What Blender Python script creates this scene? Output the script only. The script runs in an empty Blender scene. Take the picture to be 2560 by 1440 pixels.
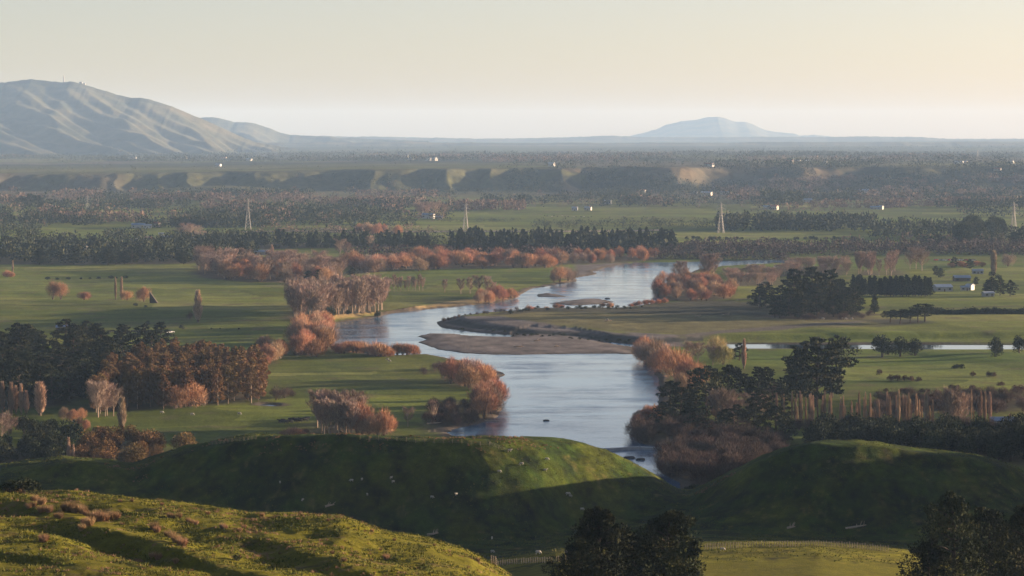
import bpy, math, random
import numpy as np
from mathutils import Vector

rng = np.random.default_rng(11)
random.seed(11)
R = math.radians
SC = bpy.context.scene
COL = SC.collection

# ------------------------------------------------------------------ camera geometry
W0, H0, F = 2560.0, 1440.0, 7259.0          # pixel frame used to measure the place, focal length in those pixels
CAMZ = 117.0
PITCH = -math.atan(375.0 / F)
CP, SP = math.cos(PITCH), math.sin(PITCH)
SUN_AZ, SUN_EL = R(70), R(6.8)
SUN = np.array([math.sin(SUN_AZ) * math.cos(SUN_EL), math.cos(SUN_AZ) * math.cos(SUN_EL), math.sin(SUN_EL)])


def ray(px, py):
    a, b = (px - W0 / 2) / F, (H0 / 2 - py) / F
    return np.array([a, CP - b * SP, SP + b * CP])


def gp(px, py, z=0.0):
    d = ray(px, py)
    t = (z - CAMZ) / d[2]
    return d[0] * t, d[1] * t


def zat(px, py, y):
    """height seen at that pixel at distance y"""
    d = ray(px, py)
    return CAMZ + d[2] * y / d[1]


def gpoly(pts, z=0.0):
    return np.array([gp(x, y, z) for x, y in pts])


# ------------------------------------------------------------------ noise
def _hash(ix, iy, seed):
    h = (ix.astype(np.int64) * 374761393 + iy.astype(np.int64) * 668265263 + seed * 974634777) & 0xFFFFFFFF
    h = ((h ^ (h >> 13)) * 1274126177) & 0xFFFFFFFF
    h = h ^ (h >> 16)
    return (h & 0xFFFFFF) / float(0xFFFFFF)


def vnoise(x, y, seed=0):
    x = np.asarray(x, float); y = np.asarray(y, float)
    ix, iy = np.floor(x), np.floor(y)
    fx, fy = x - ix, y - iy
    fx = fx * fx * fx * (fx * (fx * 6 - 15) + 10); fy = fy * fy * fy * (fy * (fy * 6 - 15) + 10)
    a, b = _hash(ix, iy, seed), _hash(ix + 1, iy, seed)
    c, d = _hash(ix, iy + 1, seed), _hash(ix + 1, iy + 1, seed)
    return (a + (b - a) * fx + (c - a) * fy + (a - b - c + d) * fx * fy) * 2 - 1


def fbm(x, y, seed=0, o=4, g=0.5):
    s, a, t = 0.0, 1.0, 0.0
    for k in range(o):
        s = s + a * vnoise(x * 2 ** k + 17.3 * k, y * 2 ** k - 9.1 * k, seed + k)
        t += a; a *= g
    return s / t


def sstep(a, b, x):
    t = np.clip((x - a) / (b - a), 0, 1)
    return t * t * (3 - 2 * t)


def sdf(poly, X, Y):
    """signed distance to a polygon, positive inside"""
    P = np.asarray(poly); Q = np.roll(P, -1, 0)
    d2 = np.full(X.shape, 1e18); ins = np.zeros(X.shape, bool)
    for (x0, y0), (x1, y1) in zip(P, Q):
        ex, ey = x1 - x0, y1 - y0
        t = np.clip(((X - x0) * ex + (Y - y0) * ey) / (ex * ex + ey * ey + 1e-9), 0, 1)
        d2 = np.minimum(d2, (X - x0 - t * ex) ** 2 + (Y - y0 - t * ey) ** 2)
        if y0 != y1:
            c = (y0 > Y) != (y1 > Y)
            ins ^= c & (X < ex * (Y - y0) / (ey if ey else 1e-9) + x0)
    d = np.sqrt(d2)
    return np.where(ins, d, -d)


def boxed_sdf(poly, X, Y, far=60.0):
    """sdf only near the polygon's bounding box; elsewhere -far"""
    P = np.asarray(poly); out = np.full(X.shape, -far)
    m = (X > P[:, 0].min() - far) & (X < P[:, 0].max() + far) & (Y > P[:, 1].min() - far) & (Y < P[:, 1].max() + far)
    if m.any():
        out[m] = np.maximum(sdf(P, X[m], Y[m]), -far)
    return out


# ------------------------------------------------------------------ materials
def new_mat(name):
    m = bpy.data.materials.new(name); m.use_nodes = True
    nt = m.node_tree; b = nt.nodes['Principled BSDF']
    b.inputs['Roughness'].default_value = 0.9
    b.inputs['Specular IOR Level'].default_value = 0.15
    return m, nt, b


def node(nt, t, **kw):
    n = nt.nodes.new(t)
    for k, v in kw.items():
        setattr(n, k, v)
    return n


def math_node(nt, op, a, b=None):
    n = node(nt, 'ShaderNodeMath', operation=op)
    for i, v in enumerate((a, b)):
        if v is None: continue
        if isinstance(v, (int, float)): n.inputs[i].default_value = v
        else: nt.links.new(v, n.inputs[i])
    return n.outputs[0]


def mixc(nt, fac, a, b, blend='MIX'):
    n = node(nt, 'ShaderNodeMix', data_type='RGBA', blend_type=blend)
    for i, v in ((0, fac), (6, a), (7, b)):
        if isinstance(v, (int, float)): n.inputs[i].default_value = v
        elif isinstance(v, (tuple, list)): n.inputs[i].default_value = (*v[:3], 1)
        else: nt.links.new(v, n.inputs[i])
    return n.outputs[2]


def noise_tex(nt, scale, detail=4, rough=0.55, vec=None, stretch=None):
    tc = node(nt, 'ShaderNodeTexCoord').outputs['Object'] if vec is None else vec
    if stretch:
        mp = node(nt, 'ShaderNodeMapping'); mp.inputs['Scale'].default_value = stretch
        nt.links.new(tc, mp.inputs['Vector']); tc = mp.outputs[0]
    n = node(nt, 'ShaderNodeTexNoise'); n.inputs['Scale'].default_value = scale
    n.inputs['Detail'].default_value = detail; n.inputs['Roughness'].default_value = rough
    nt.links.new(tc, n.inputs['Vector'])
    return n.outputs['Fac']


def ramp(nt, fac, stops):
    n = node(nt, 'ShaderNodeValToRGB'); e = n.color_ramp.elements
    while len(e) < len(stops): e.new(0.5)
    for i, (p, c) in enumerate(stops):
        e[i].position = p; e[i].color = (*c[:3], 1) if isinstance(c, (tuple, list)) else (c, c, c, 1)
    nt.links.new(fac, n.inputs[0])
    return n.outputs[0]


def plain_mat(name, col, rough=0.7, var=0.25, scale=3.0, metal=0.0, spec=0.2):
    m, nt, b = new_mat(name)
    f = noise_tex(nt, scale, 3)
    c = ramp(nt, f, [(0.3, tuple(v * (1 - var) for v in col)), (0.7, tuple(v * (1 + var) for v in col))])
    nt.links.new(c, b.inputs['Base Color'])
    b.inputs['Roughness'].default_value = rough; b.inputs['Metallic'].default_value = metal
    b.inputs['Specular IOR Level'].default_value = spec
    return m


def leaf_mat(name, cols, objvar=0.35, rough=0.85):
    """colour of each leaf or twig from its own 'tint' number, shifted a little from plant to plant"""
    m, nt, b = new_mat(name)
    a = node(nt, 'ShaderNodeAttribute', attribute_name='tint')
    n = len(cols)
    c = ramp(nt, a.outputs['Fac'], [(i / (n - 1), cols[i]) for i in range(n)])
    oi = node(nt, 'ShaderNodeObjectInfo')
    mr = node(nt, 'ShaderNodeMapRange'); mr.inputs['To Min'].default_value = 1 - objvar; mr.inputs['To Max'].default_value = 1 + objvar
    nt.links.new(oi.outputs['Random'], mr.inputs[0])
    hs = node(nt, 'ShaderNodeHueSaturation')
    nt.links.new(c, hs.inputs['Color']); nt.links.new(mr.outputs[0], hs.inputs['Value'])
    r2 = math_node(nt, 'FRACT', math_node(nt, 'MULTIPLY', oi.outputs['Random'], 37.7))
    mh = node(nt, 'ShaderNodeMapRange'); mh.inputs['To Min'].default_value = 0.484; mh.inputs['To Max'].default_value = 0.516
    nt.links.new(r2, mh.inputs[0]); nt.links.new(mh.outputs[0], hs.inputs['Hue'])
    nt.links.new(hs.outputs[0], b.inputs['Base Color'])
    b.inputs['Roughness'].default_value = rough
    b.inputs['Specular IOR Level'].default_value = 0.08
    return m


MAT = {
    'willow': leaf_mat('willow twigs', [(0.20, 0.112, 0.074), (0.36, 0.188, 0.112), (0.49, 0.26, 0.15)]),
    'palewillow': leaf_mat('pale willow twigs', [(0.20, 0.14, 0.10), (0.36, 0.235, 0.16), (0.48, 0.32, 0.215)]),
    'bare': leaf_mat('bare twigs', [(0.16, 0.115, 0.095), (0.26, 0.185, 0.15), (0.34, 0.245, 0.19)]),
    'poplar': leaf_mat('poplar twigs', [(0.22, 0.155, 0.11), (0.38, 0.265, 0.185), (0.50, 0.36, 0.25)]),
    'thicket': leaf_mat('shade dark thicket twigs', [(0.05, 0.038, 0.035), (0.085, 0.058, 0.05), (0.125, 0.078, 0.06)]),  # twig colour darkened for the thickets standing in shade
    'pine': leaf_mat('pine needles', [(0.010, 0.016, 0.008), (0.026, 0.034, 0.014), (0.062, 0.06, 0.023)]),
    'macro': leaf_mat('macrocarpa foliage', [(0.012, 0.018, 0.010), (0.028, 0.035, 0.017), (0.06, 0.056, 0.024)]),
    'round': leaf_mat('evergreen foliage', [(0.012, 0.02, 0.010), (0.026, 0.036, 0.016), (0.06, 0.058, 0.022)]),
    'hedge': leaf_mat('hedge foliage', [(0.016, 0.026, 0.014), (0.03, 0.044, 0.02)]),
    'redshrub': leaf_mat('red brown shrub', [(0.05, 0.026, 0.02), (0.11, 0.055, 0.04)]),
    'plantation': leaf_mat('plantation foliage', [(0.05, 0.04, 0.018), (0.14, 0.088, 0.042), (0.23, 0.14, 0.065)]),
    'autumn': leaf_mat('autumn foliage', [(0.05, 0.035, 0.015), (0.12, 0.07, 0.028), (0.19, 0.105, 0.04)]),
    'dimbush': leaf_mat('dim bush twigs', [(0.04, 0.032, 0.03), (0.065, 0.047, 0.042), (0.09, 0.062, 0.05)], 0.0),
    'yellow': leaf_mat('yellow green twigs', [(0.22, 0.19, 0.08), (0.32, 0.27, 0.12)]),
    'tussock': leaf_mat('dry tussock', [(0.20, 0.125, 0.07), (0.38, 0.245, 0.14)]),
    'bark': plain_mat('grey brown bark', (0.13, 0.095, 0.07), 0.95, 0.3, 2),
    'palebark': plain_mat('pale bark', (0.34, 0.25, 0.18), 0.95, 0.2, 2),
    'darkbark': plain_mat('dark bark', (0.06, 0.045, 0.035), 0.95, 0.3, 2),
    'white': plain_mat('white painted boards', (0.48, 0.455, 0.415), 0.6, 0.05, 1),
    'cream': plain_mat('cream weatherboard', (0.46, 0.40, 0.32), 0.6, 0.06, 1),
    'brick': plain_mat('orange brick', (0.38, 0.19, 0.11), 0.8, 0.15, 1),
    'grey': plain_mat('grey concrete', (0.33, 0.32, 0.31), 0.8, 0.15, 0.6),
    'browntimber': plain_mat('brown timber', (0.12, 0.085, 0.065), 0.85, 0.25, 1),
    'bluetin': plain_mat('sky blue tinted roof iron', (0.20, 0.26, 0.36), 0.4, 0.12, 0.6, 0.0, 0.5),  # bluish cast of reflected sky put into the iron's colour
    'greytin': plain_mat('grey roof iron', (0.36, 0.38, 0.42), 0.35, 0.12, 0.6, 0.0, 0.5),
    'redtin': plain_mat('red roof iron', (0.30, 0.085, 0.05), 0.45, 0.12, 0.6, 0.0, 0.4),
    'dark': plain_mat('dark opening', (0.03, 0.03, 0.035), 0.4, 0.1, 1),  # near-black shade colour for an open shed front
    'glass': plain_mat('window glass', (0.04, 0.05, 0.06), 0.08, 0.1, 1, 0.0, 0.5),
    'steel': plain_mat('galvanised steel', (0.34, 0.31, 0.28), 0.6, 0.15, 0.5, 0.0, 0.4),
    'wood': plain_mat('weathered post wood', (0.24, 0.195, 0.145), 0.9, 0.25, 2),
    'drift': plain_mat('driftwood', (0.42, 0.32, 0.23), 0.95, 0.25, 1),
    'wool': plain_mat('sheep wool', (0.46, 0.41, 0.34), 0.95, 0.12, 5),
    'hideblack': plain_mat('black hide', (0.025, 0.022, 0.02), 0.7, 0.3, 3),
    'hidewhite': plain_mat('pale hide', (0.62, 0.55, 0.47), 0.8, 0.2, 3),
    'tyre': plain_mat('black rubber', (0.02, 0.02, 0.02), 0.8, 0.2, 3),
    'carwhite': plain_mat('white car paint', (0.80, 0.78, 0.75), 0.25, 0.02, 1, 0.0, 0.5),
    'carsilver': plain_mat('silver car paint', (0.50, 0.50, 0.52), 0.25, 0.03, 1, 0.3, 0.5),
    'carred': plain_mat('red car paint', (0.35, 0.04, 0.03), 0.25, 0.03, 1, 0.0, 0.5),
    'rock': plain_mat('dark river rock', (0.07, 0.065, 0.065), 0.8, 0.35, 1),
}


# ------------------------------------------------------------------ mesh helpers
def build(name, V, faces, mats=(), midx=None, tint=None, smooth=False, color=None):
    """faces: int array (M,3) or (M,4), or a list of such arrays"""
    V = np.asarray(V, np.float32)
    fl = [np.asarray(f, np.int32) for f in (faces if isinstance(faces, list) else [faces]) if len(f)]
    me = bpy.data.meshes.new(name)
    me.vertices.add(len(V)); me.vertices.foreach_set('co', V.ravel())
    nl = sum(f.size for f in fl); npoly = sum(len(f) for f in fl)
    me.loops.add(nl); me.polygons.add(npoly)
    me.loops.foreach_set('vertex_index', np.concatenate([f.ravel() for f in fl]))
    tot = np.concatenate([np.full(len(f), f.shape[1], np.int32) for f in fl])
    start = np.concatenate([[0], np.cumsum(tot)[:-1]]).astype(np.int32)
    me.polygons.foreach_set('loop_start', start)
    if midx is not None: me.polygons.foreach_set('material_index', np.asarray(midx, np.int32))
    me.polygons.foreach_set('use_smooth', np.full(npoly, bool(smooth)))
    for m in mats: me.materials.append(MAT[m] if isinstance(m, str) else m)
    if tint is not None:
        a = me.attributes.new('tint', 'FLOAT', 'POINT'); a.data.foreach_set('value', np.asarray(tint, np.float32))
    if color is not None:
        a = me.attributes.new('land', 'FLOAT_COLOR', 'POINT')
        c = np.ones((len(V), 4), np.float32); c[:, :3] = color
        a.data.foreach_set('color', c.ravel())
    me.update(); me.validate()
    return me


class MB:
    """collects solid pieces of one part"""
    def __init__(s): s.v, s.q, s.t, s.n = [], [], [], 0
    def add(s, V, q=None, t=None):
        V = np.asarray(V, float)
        if q is not None and len(q): s.q.append(np.asarray(q) + s.n)
        if t is not None and len(t): s.t.append(np.asarray(t) + s.n)
        s.v.append(V); s.n += len(V); return s
    def box(s, c, d, rz=0.0):
        x, y, z = d[0] / 2, d[1] / 2, d[2] / 2
        V = np.array([(-x, -y, -z), (x, -y, -z), (x, y, -z), (-x, y, -z), (-x, -y, z), (x, -y, z), (x, y, z), (-x, y, z)])
        if rz:
            k, j = math.cos(rz), math.sin(rz)
            V = np.c_[V[:, 0] * k - V[:, 1] * j, V[:, 0] * j + V[:, 1] * k, V[:, 2]]
        return s.add(V + np.array(c), [(0, 3, 2, 1), (4, 5, 6, 7), (0, 1, 5, 4), (1, 2, 6, 5), (2, 3, 7, 6), (3, 0, 4, 7)])
    def tube(s, pts, rad, n=5):
        pts = [np.array(p, float) for p in pts]; V, q = [], []
        for i, p in enumerate(pts):
            d = pts[min(i + 1, len(pts) - 1)] - pts[max(i - 1, 0)]; d /= np.linalg.norm(d) + 1e-9
            a = np.cross(d, (0, 0, 1) if abs(d[2]) < 0.9 else (1, 0, 0)); a /= np.linalg.norm(a); b = np.cross(d, a)
            for k in range(n):
                t = 2 * math.pi * k / n
                V.append(p + rad[i] * (a * math.cos(t) + b * math.sin(t)))
        for i in range(len(pts) - 1):
            for k in range(n):
                q.append((i * n + k, i * n + (k + 1) % n, (i + 1) * n + (k + 1) % n, (i + 1) * n + k))
        V += [pts[0], pts[-1]]; a, b = len(V) - 2, len(V) - 1; m = (len(pts) - 1) * n
        t = [(a, (k + 1) % n, k) for k in range(n)] + [(b, m + k, m + (k + 1) % n) for k in range(n)]
        return s.add(V, q, t)
    def prism(s, prof, y0, y1):
        """profile in x,z extruded along y"""
        n = len(prof)
        V = [(x, y0, z) for x, z in prof] + [(x, y1, z) for x, z in prof]
        q = [(k, (k + 1) % n, n + (k + 1) % n, n + k) for k in range(n)]
        t = [(0, k + 1, k) for k in range(1, n - 1)] + [(n, n + k, n + k + 1) for k in range(1, n - 1)]
        return s.add(V, q, t)
    def mesh(s, name, mat, smooth=False):
        return build(name, np.concatenate(s.v), [np.concatenate(s.q) if s.q else [], np.concatenate(s.t) if s.t else []], [mat], smooth=smooth)


def props(o, label=None, cat=None, group=None, kind=None):
    if label: o['label'] = label
    if cat: o['category'] = cat
    if group: o['group'] = group
    if kind: o['kind'] = kind
    return o


def obj(name, me, parent=None, loc=None):
    o = bpy.data.objects.new(name, me); COL.objects.link(o)
    if parent is not None: o.parent = parent
    if loc is not None: o.location = loc
    return o


def empty(name, loc, rz=0.0, sc=(1, 1, 1)):
    o = bpy.data.objects.new(name, None); COL.objects.link(o)
    o.empty_display_size = 0.5
    o.location = loc; o.rotation_euler = (0, 0, rz); o.scale = sc if hasattr(sc, '__len__') else (sc,) * 3
    return o


# ------------------------------------------------------------------ plants
def unit(n):
    v = rng.normal(size=(n, 3)); return v / np.linalg.norm(v, axis=1)[:, None]


def blades(P, D, L, Wd):
    """one thin triangle per row: root P, direction D (unit), length L, width Wd"""
    D = D / (np.linalg.norm(D, axis=1)[:, None] + 1e-9)
    S = np.cross(D, unit(len(P))); S /= np.linalg.norm(S, axis=1)[:, None] + 1e-9
    S = S * (np.asarray(Wd) / 2)[:, None] if np.ndim(Wd) else S * Wd / 2
    L = np.asarray(L)[:, None] if np.ndim(L) else L
    return np.stack([P - S, P + S, P + D * L], 1)


def leafmesh(name, T, mat, tint=None):
    n = len(T)
    t = rng.random(n) if tint is None else tint
    return build(name, T.reshape(-1, 3), np.arange(3 * n).reshape(-1, 3), [mat], tint=np.repeat(t, 3))


def in_ellipsoid(n, shell=0.5):
    return unit(n) * (shell + (1 - shell) * rng.random(n)[:, None] ** 0.6)


def stems(mb, k, H, r, spread, split=0.4, n=5):
    ends = []
    for i in range(k):
        a = 2 * math.pi * (i + rng.random()) / k; s = spread * (0.5 + 0.6 * rng.random())
        b = np.array([math.cos(a), math.sin(a), 0])
        p0 = b * r * 0.8; p1 = b * s * 0.35 + np.array([0, 0, H * split]); p2 = b * s + np.array([0, 0, H * (0.75 + 0.2 * rng.random())])
        p1 = p1 + rng.normal(size=3) * H * 0.015
        mb.tube([p0 - np.array([0, 0, 0.4]), p1, p2], [r, r * 0.6, r * 0.15], n); ends.append((p1, p2))
        for j in range(2):
            q = p1 + (p2 - p1) * (0.2 + 0.4 * rng.random()); e = q + np.array([rng.normal() * s * 0.5, rng.normal() * s * 0.5, H * (0.15 + 0.15 * rng.random())])
            mb.tube([q, e], [r * 0.35, r * 0.1], 4)
    return ends


def k_willow(v, mat='willow', N=3300, H=10.0, wide=0.52, low=0.08, up=0.7):
    """bare many-stemmed dome of fine upright twigs"""
    mb = MB(); stems(mb, 5, H, 0.22, H * wide * 0.6, 0.35)
    lobes = 7; T = []
    for k in range(lobes):
        a = 2 * math.pi * (k + rng.random() * 0.6) / lobes; rr = H * wide * (0.55 if k else 0) * (0.7 + 0.5 * rng.random())
        c = np.array([math.cos(a) * rr, math.sin(a) * rr, H * (0.34 + 0.24 * rng.random() + (0.16 if k == 0 else 0))])
        rad = np.array([H * wide * 0.52, H * wide * 0.52, H * 0.36]) * (0.72 + 0.5 * rng.random())
        n = N // lobes; e = in_ellipsoid(n, 0.25); P = c + e * rad
        P[:, 2] = np.maximum(P[:, 2], H * low * rng.random(n))
        D = e * 0.7 + np.array([0, 0, up]) + unit(n) * 0.35
        T.append(blades(P, D, 0.8 + 1.5 * rng.random(n), 0.06 + 0.09 * rng.random(n)))
    return mb.mesh('trunk', 'bark'), leafmesh('crown', np.concatenate(T), mat)


def k_bare(v, mat='bare', N=2000, H=16.0, wide=0.22, base=0.2, bark='palebark'):
    """tall bare tree: clear trunk, steep branches"""
    mb = MB(); top = np.array([rng.normal() * 0.5, rng.normal() * 0.5, H * 0.95])
    mb.tube([(0, 0, -0.5), (rng.normal() * 0.1, rng.normal() * 0.1, H * 0.4), top], [0.28, 0.18, 0.03], 6)
    T = []
    for k in range(16):
        f = base + (0.9 - base) * (k + rng.random()) / 16; a = k * 2.4 + rng.random(); L = H * wide * (1.25 - 0.7 * abs(f - 0.5)) * (0.7 + 0.5 * rng.random())
        p0 = np.array([0, 0, H * f]); b = np.array([math.cos(a), math.sin(a), 0])
        p1 = p0 + b * L * 0.85 + np.array([0, 0, L * 1.15])
        if p1[2] > H * 1.0: p1[2] = H * (0.95 + 0.08 * rng.random())
        mb.tube([p0, (p0 + p1) / 2 + b * L * 0.08, p1], [0.10, 0.06, 0.02], 4)
        n = N // 16; t = rng.random(n) ** 0.8
        P = p0 + (p1 - p0) * (0.15 + 0.85 * t)[:, None] + rng.normal(size=(n, 3)) * np.array([0.5, 0.5, 0.55]) * (L * 0.24)
        D = b * 0.35 + np.array([0, 0, 0.9]) + unit(n) * 0.45
        T.append(blades(P, D, 0.7 + 1.4 * rng.random(n), 0.09 + 0.09 * rng.random(n)))
    return mb.mesh('trunk', bark), leafmesh('crown', np.concatenate(T), mat)


def k_poplar(v, N=2000, H=14.0, w=0.95):
    """narrow upright column of twigs"""
    mb = MB(); mb.tube([(0, 0, -0.5), (0, 0, H * 0.5), (0, 0, H * 0.96)], [0.26, 0.16, 0.03], 6)
    h = rng.random(N) ** 0.9; prof = np.interp(h, [0, 0.06, 0.25, 0.6, 0.85, 1], [0.15, 0.5, 0.9, 1.0, 0.6, 0.12]) * w
    prof *= 0.85 + 0.3 * vnoise(h * 7, np.full(N, v * 3.3), 5)
    a = rng.random(N) * 2 * math.pi; r = prof * np.sqrt(rng.random(N))
    P = np.c_[r * np.cos(a), r * np.sin(a), H * (0.05 + 0.9 * h)]
    D = np.c_[np.cos(a) * 0.18, np.sin(a) * 0.18, np.ones(N)] + unit(N) * 0.15
    return mb.mesh('trunk', 'bark'), leafmesh('crown', blades(P, D, 0.8 + 1.4 * rng.random(N), 0.08 + 0.08 * rng.random(N)), 'poplar')


def clump(c, rad, n, size, upb=0.35):
    e = in_ellipsoid(n, 0.55); P = c + e * rad
    D = e + np.array([0, 0, upb]) + unit(n) * 0.6
    s = size * (0.6 + 0.8 * rng.random(n))
    return blades(P - D / np.linalg.norm(D, axis=1)[:, None] * (s * 0.4)[:, None], D, s, s * 0.62)


def k_macro(v, H=18.0, wide=0.42, N=3400, mat='macro', flat=0.30, base=0.22, size=0.85, plates=24, gap=0.0):
    """spreading conifer with flattened foliage plates and gaps between them"""
    mb = MB(); lean = rng.normal(size=2) * H * 0.03
    tp = np.array([lean[0], lean[1], H * 0.92])
    mb.tube([(0, 0, -0.6), tp * 0.5, tp], [H * 0.028, H * 0.018, 0.05], 6)
    T = []
    for k in range(plates):
        f = base + (1.0 - base) * ((k + 0.5) / plates) ** 0.85
        a = k * 2.399 + rng.random() * 0.9
        reach = H * wide * np.interp(f, [base, base + 0.15, 0.7, 0.92, 1.0], [0.75, 1.0, 0.85, 0.5, 0.12]) * (0.55 + 0.6 * rng.random())
        p0 = np.array([lean[0] * f, lean[1] * f, H * f * 0.9]); b = np.array([math.cos(a), math.sin(a), 0])
        c = p0 + b * reach * (0.68 + gap) + np.array([0, 0, H * 0.05])
        mb.tube([p0 - np.array([0, 0, H * 0.03]), (p0 + c) / 2 - np.array([0, 0, 0.1]), c], [H * 0.009, H * 0.006, 0.03], 4)
        rx = max(reach * 0.5, H * 0.075) * (0.85 + 0.3 * rng.random())
        n = N // plates
        for j in range(3):
            cc = c + rng.normal(size=3) * np.array([rx * 0.4, rx * 0.4, rx * 0.12])
            T.append(clump(cc, np.array([rx * 0.7, rx * 0.7, rx * flat * (0.8 + 0.5 * rng.random())]), n // 3, size))
    tn = np.concatenate([np.clip(rng.random() * 0.75 + 0.35 * rng.random(len(t)) - 0.05, 0, 1) for t in T])
    return mb.mesh('trunk', 'darkbark'), leafmesh('crown', np.concatenate(T), mat, tn)


def k_pine(v, H=16.0, wide=0.2, N=2600, size=0.7):
    """upright conifer, ragged cone"""
    mb = MB(); mb.tube([(0, 0, -0.5), (0, 0, H * 0.5), (0, 0, H * 0.97)], [H * 0.02, H * 0.012, 0.04], 6)
    T = []; K = 30
    for k in range(K):
        f = 0.1 + 0.9 * (k + 0.5) / K; a = k * 2.399; reach = H * wide * (1.08 - f) ** 0.75 * (0.7 + 0.55 * rng.random())
        c = np.array([math.cos(a) * reach * 0.6, math.sin(a) * reach * 0.6, H * f])
        T.append(clump(c, np.array([reach * 0.55 + 0.25, reach * 0.55 + 0.25, H * 0.035 + 0.12 * reach]), N // K, size))
    return mb.mesh('trunk', 'darkbark'), leafmesh('crown', np.concatenate(T), 'pine')


def k_round(v, H=8.0, wide=0.62, N=2600, mat='round', size=0.55, low=0.1):
    """dense round-headed evergreen"""
    mb = MB(); stems(mb, 3, H * 0.8, H * 0.03, H * wide * 0.3, 0.4)
    T = []; K = 20
    for k in range(K):
        e = unit(1)[0]; e[2] = abs(e[2]) * 1.0 - 0.45 * (k % 3 == 0)
        c = np.array([e[0] * H * wide * 0.5, e[1] * H * wide * 0.5, H * (0.35 + 0.44 * e[2])])
        rr = H * (0.24 + 0.10 * rng.random())
        n = N // K; t = clump(c, np.array([rr, rr, rr * 0.8]), n, size)
        T.append(t)
    tn = np.concatenate([np.clip(rng.random() * 0.75 + 0.35 * rng.random(len(t)) - 0.05, 0, 1) for t in T])
    T = np.concatenate(T); T[:, :, 2] = np.maximum(T[:, :, 2], H * low * 0.3)
    return mb.mesh('trunk', 'darkbark'), leafmesh('crown', T, mat, tn)


def k_plantation(v, H=17.0, N=3400):
    """pole trunk, brown green crown of small clumps on the upper part"""
    mb = MB(); mb.tube([(0, 0, -0.5), (0.1, 0, H * 0.5), (rng.normal() * 0.4, rng.normal() * 0.4, H * 0.95)], [0.2, 0.15, 0.03], 5)
    T = []; K = 26; tint = []
    for k in range(K):
        f = 0.15 + 0.85 * (k + rng.random()) / K; a = k * 2.399 + rng.random()
        reach = H * 0.19 * np.interp(f, [0.15, 0.5, 0.85, 1], [0.7, 1, 0.75, 0.2]) * (0.5 + 0.7 * rng.random())
        c = np.array([math.cos(a) * reach, math.sin(a) * reach, H * f])
        mb.tube([(0, 0, H * f * 0.92), c], [0.06, 0.02], 4)
        n = N // K; T.append(clump(c, np.array([1.25, 1.25, 0.95]), n, 0.6)); tint.append(np.clip(0.25 + 0.5 * rng.random() + 0.3 * rng.random(n), 0, 1))
    return mb.mesh('trunk', 'palebark'), leafmesh('crown', np.concatenate(T), 'plantation', np.concatenate(tint))


def k_snag(v, H=10.0):
    mb = MB(); stems(mb, 6, H, 0.26, H * 0.28, 0.4)
    N = 500; P = np.c_[rng.normal(size=N) * 0.9, rng.normal(size=N) * 0.9, H * (0.5 + 0.45 * rng.random(N))]
    return mb.mesh('trunk', 'palebark'), leafmesh('crown', blades(P, np.array([0, 0, 1.0]) + unit(N) * 0.5, 0.8 + rng.random(N), 0.07), 'bare')


KINDS = {   # maker, variants, built height, object name, category
    'W': (lambda v: k_willow(v, mat=('willow', 'willow', 'willow', 'palewillow', 'bare', 'willow')[v], N=(3300, 2600, 3300, 3000, 2800, 2200)[v], low=(0.08, 0.2, 0.05, 0.1, 0.15, 0.25)[v]), 6, 10.0, 'willow_tree', 'tree'),
    'L': (lambda v: k_willow(v, N=1500, H=5.0, wide=0.75, low=0.05), 3, 5.0, 'willow_shrub', 'shrub'),
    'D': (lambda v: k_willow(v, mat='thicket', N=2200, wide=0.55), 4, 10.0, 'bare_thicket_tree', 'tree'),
    'G': (lambda v: k_bare(v), 5, 16.0, 'bare_tree', 'tree'),
    'T': (lambda v: k_bare(v, wide=0.30, N=2000), 3, 16.0, 'bare_tree', 'tree'),
    'P': (lambda v: k_poplar(v), 4, 14.0, 'poplar_tree', 'tree'),
    'C': (lambda v: k_macro(v, base=0.07, plates=28, N=3900, flat=0.24, gap=0.12, wide=0.38), 5, 18.0, 'macrocarpa_tree', 'tree'),
    'U': (lambda v: k_macro(v, wide=0.55, base=0.45, flat=0.3, plates=16, N=2600), 3, 18.0, 'macrocarpa_tree', 'tree'),
    'N': (lambda v: k_pine(v), 4, 16.0, 'pine_tree', 'tree'),
    'E': (lambda v: k_round(v), 4, 8.0, 'evergreen_tree', 'tree'),
    'B': (lambda v: k_plantation(v), 5, 17.0, 'plantation_tree', 'tree'),
    'A': (lambda v: k_round(v, mat='autumn', wide=0.55, N=2600, size=0.45), 3, 8.0, 'autumn_tree', 'tree'),
    'Y': (lambda v: k_willow(v, mat='yellow', wide=0.5), 2, 10.0, 'pale_willow', 'tree'),
    'R': (lambda v: k_round(v, mat='redshrub', H=3.0, wide=0.75, N=900, size=0.3, low=0.0), 3, 3.0, 'field_shrub', 'shrub'),
    'S': (lambda v: k_round(v, mat='round', H=3.0, wide=0.8, N=900, size=0.3, low=0.0), 3, 3.0, 'green_shrub', 'shrub'),
    'K': (lambda v: k_snag(v), 2, 10.0, 'old_tree', 'tree'),
}
PROTO = {}


def proto(k, v):
    if (k, v) not in PROTO:
        PROTO[k, v] = KINDS[k][0](v)
    return PROTO[k, v]


MERGED = {}


def merged(k, v):
    """trunk and crown in one mesh, for plants only a few pixels tall"""
    if (k, v) not in MERGED:
        a, b = proto(k, v); me = bpy.data.meshes.new('tree')
        import bmesh
        bm = bmesh.new(); bm.from_mesh(a); na = len(bm.faces); bm.from_mesh(b); bm.faces.ensure_lookup_table()
        for i, f in enumerate(bm.faces): f.material_index = 0 if i < na else 1
        bm.to_mesh(me); bm.free()
        me.materials.append(a.materials[0]); me.materials.append(b.materials[0])
        MERGED[k, v] = me
    return MERGED[k, v]


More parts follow.
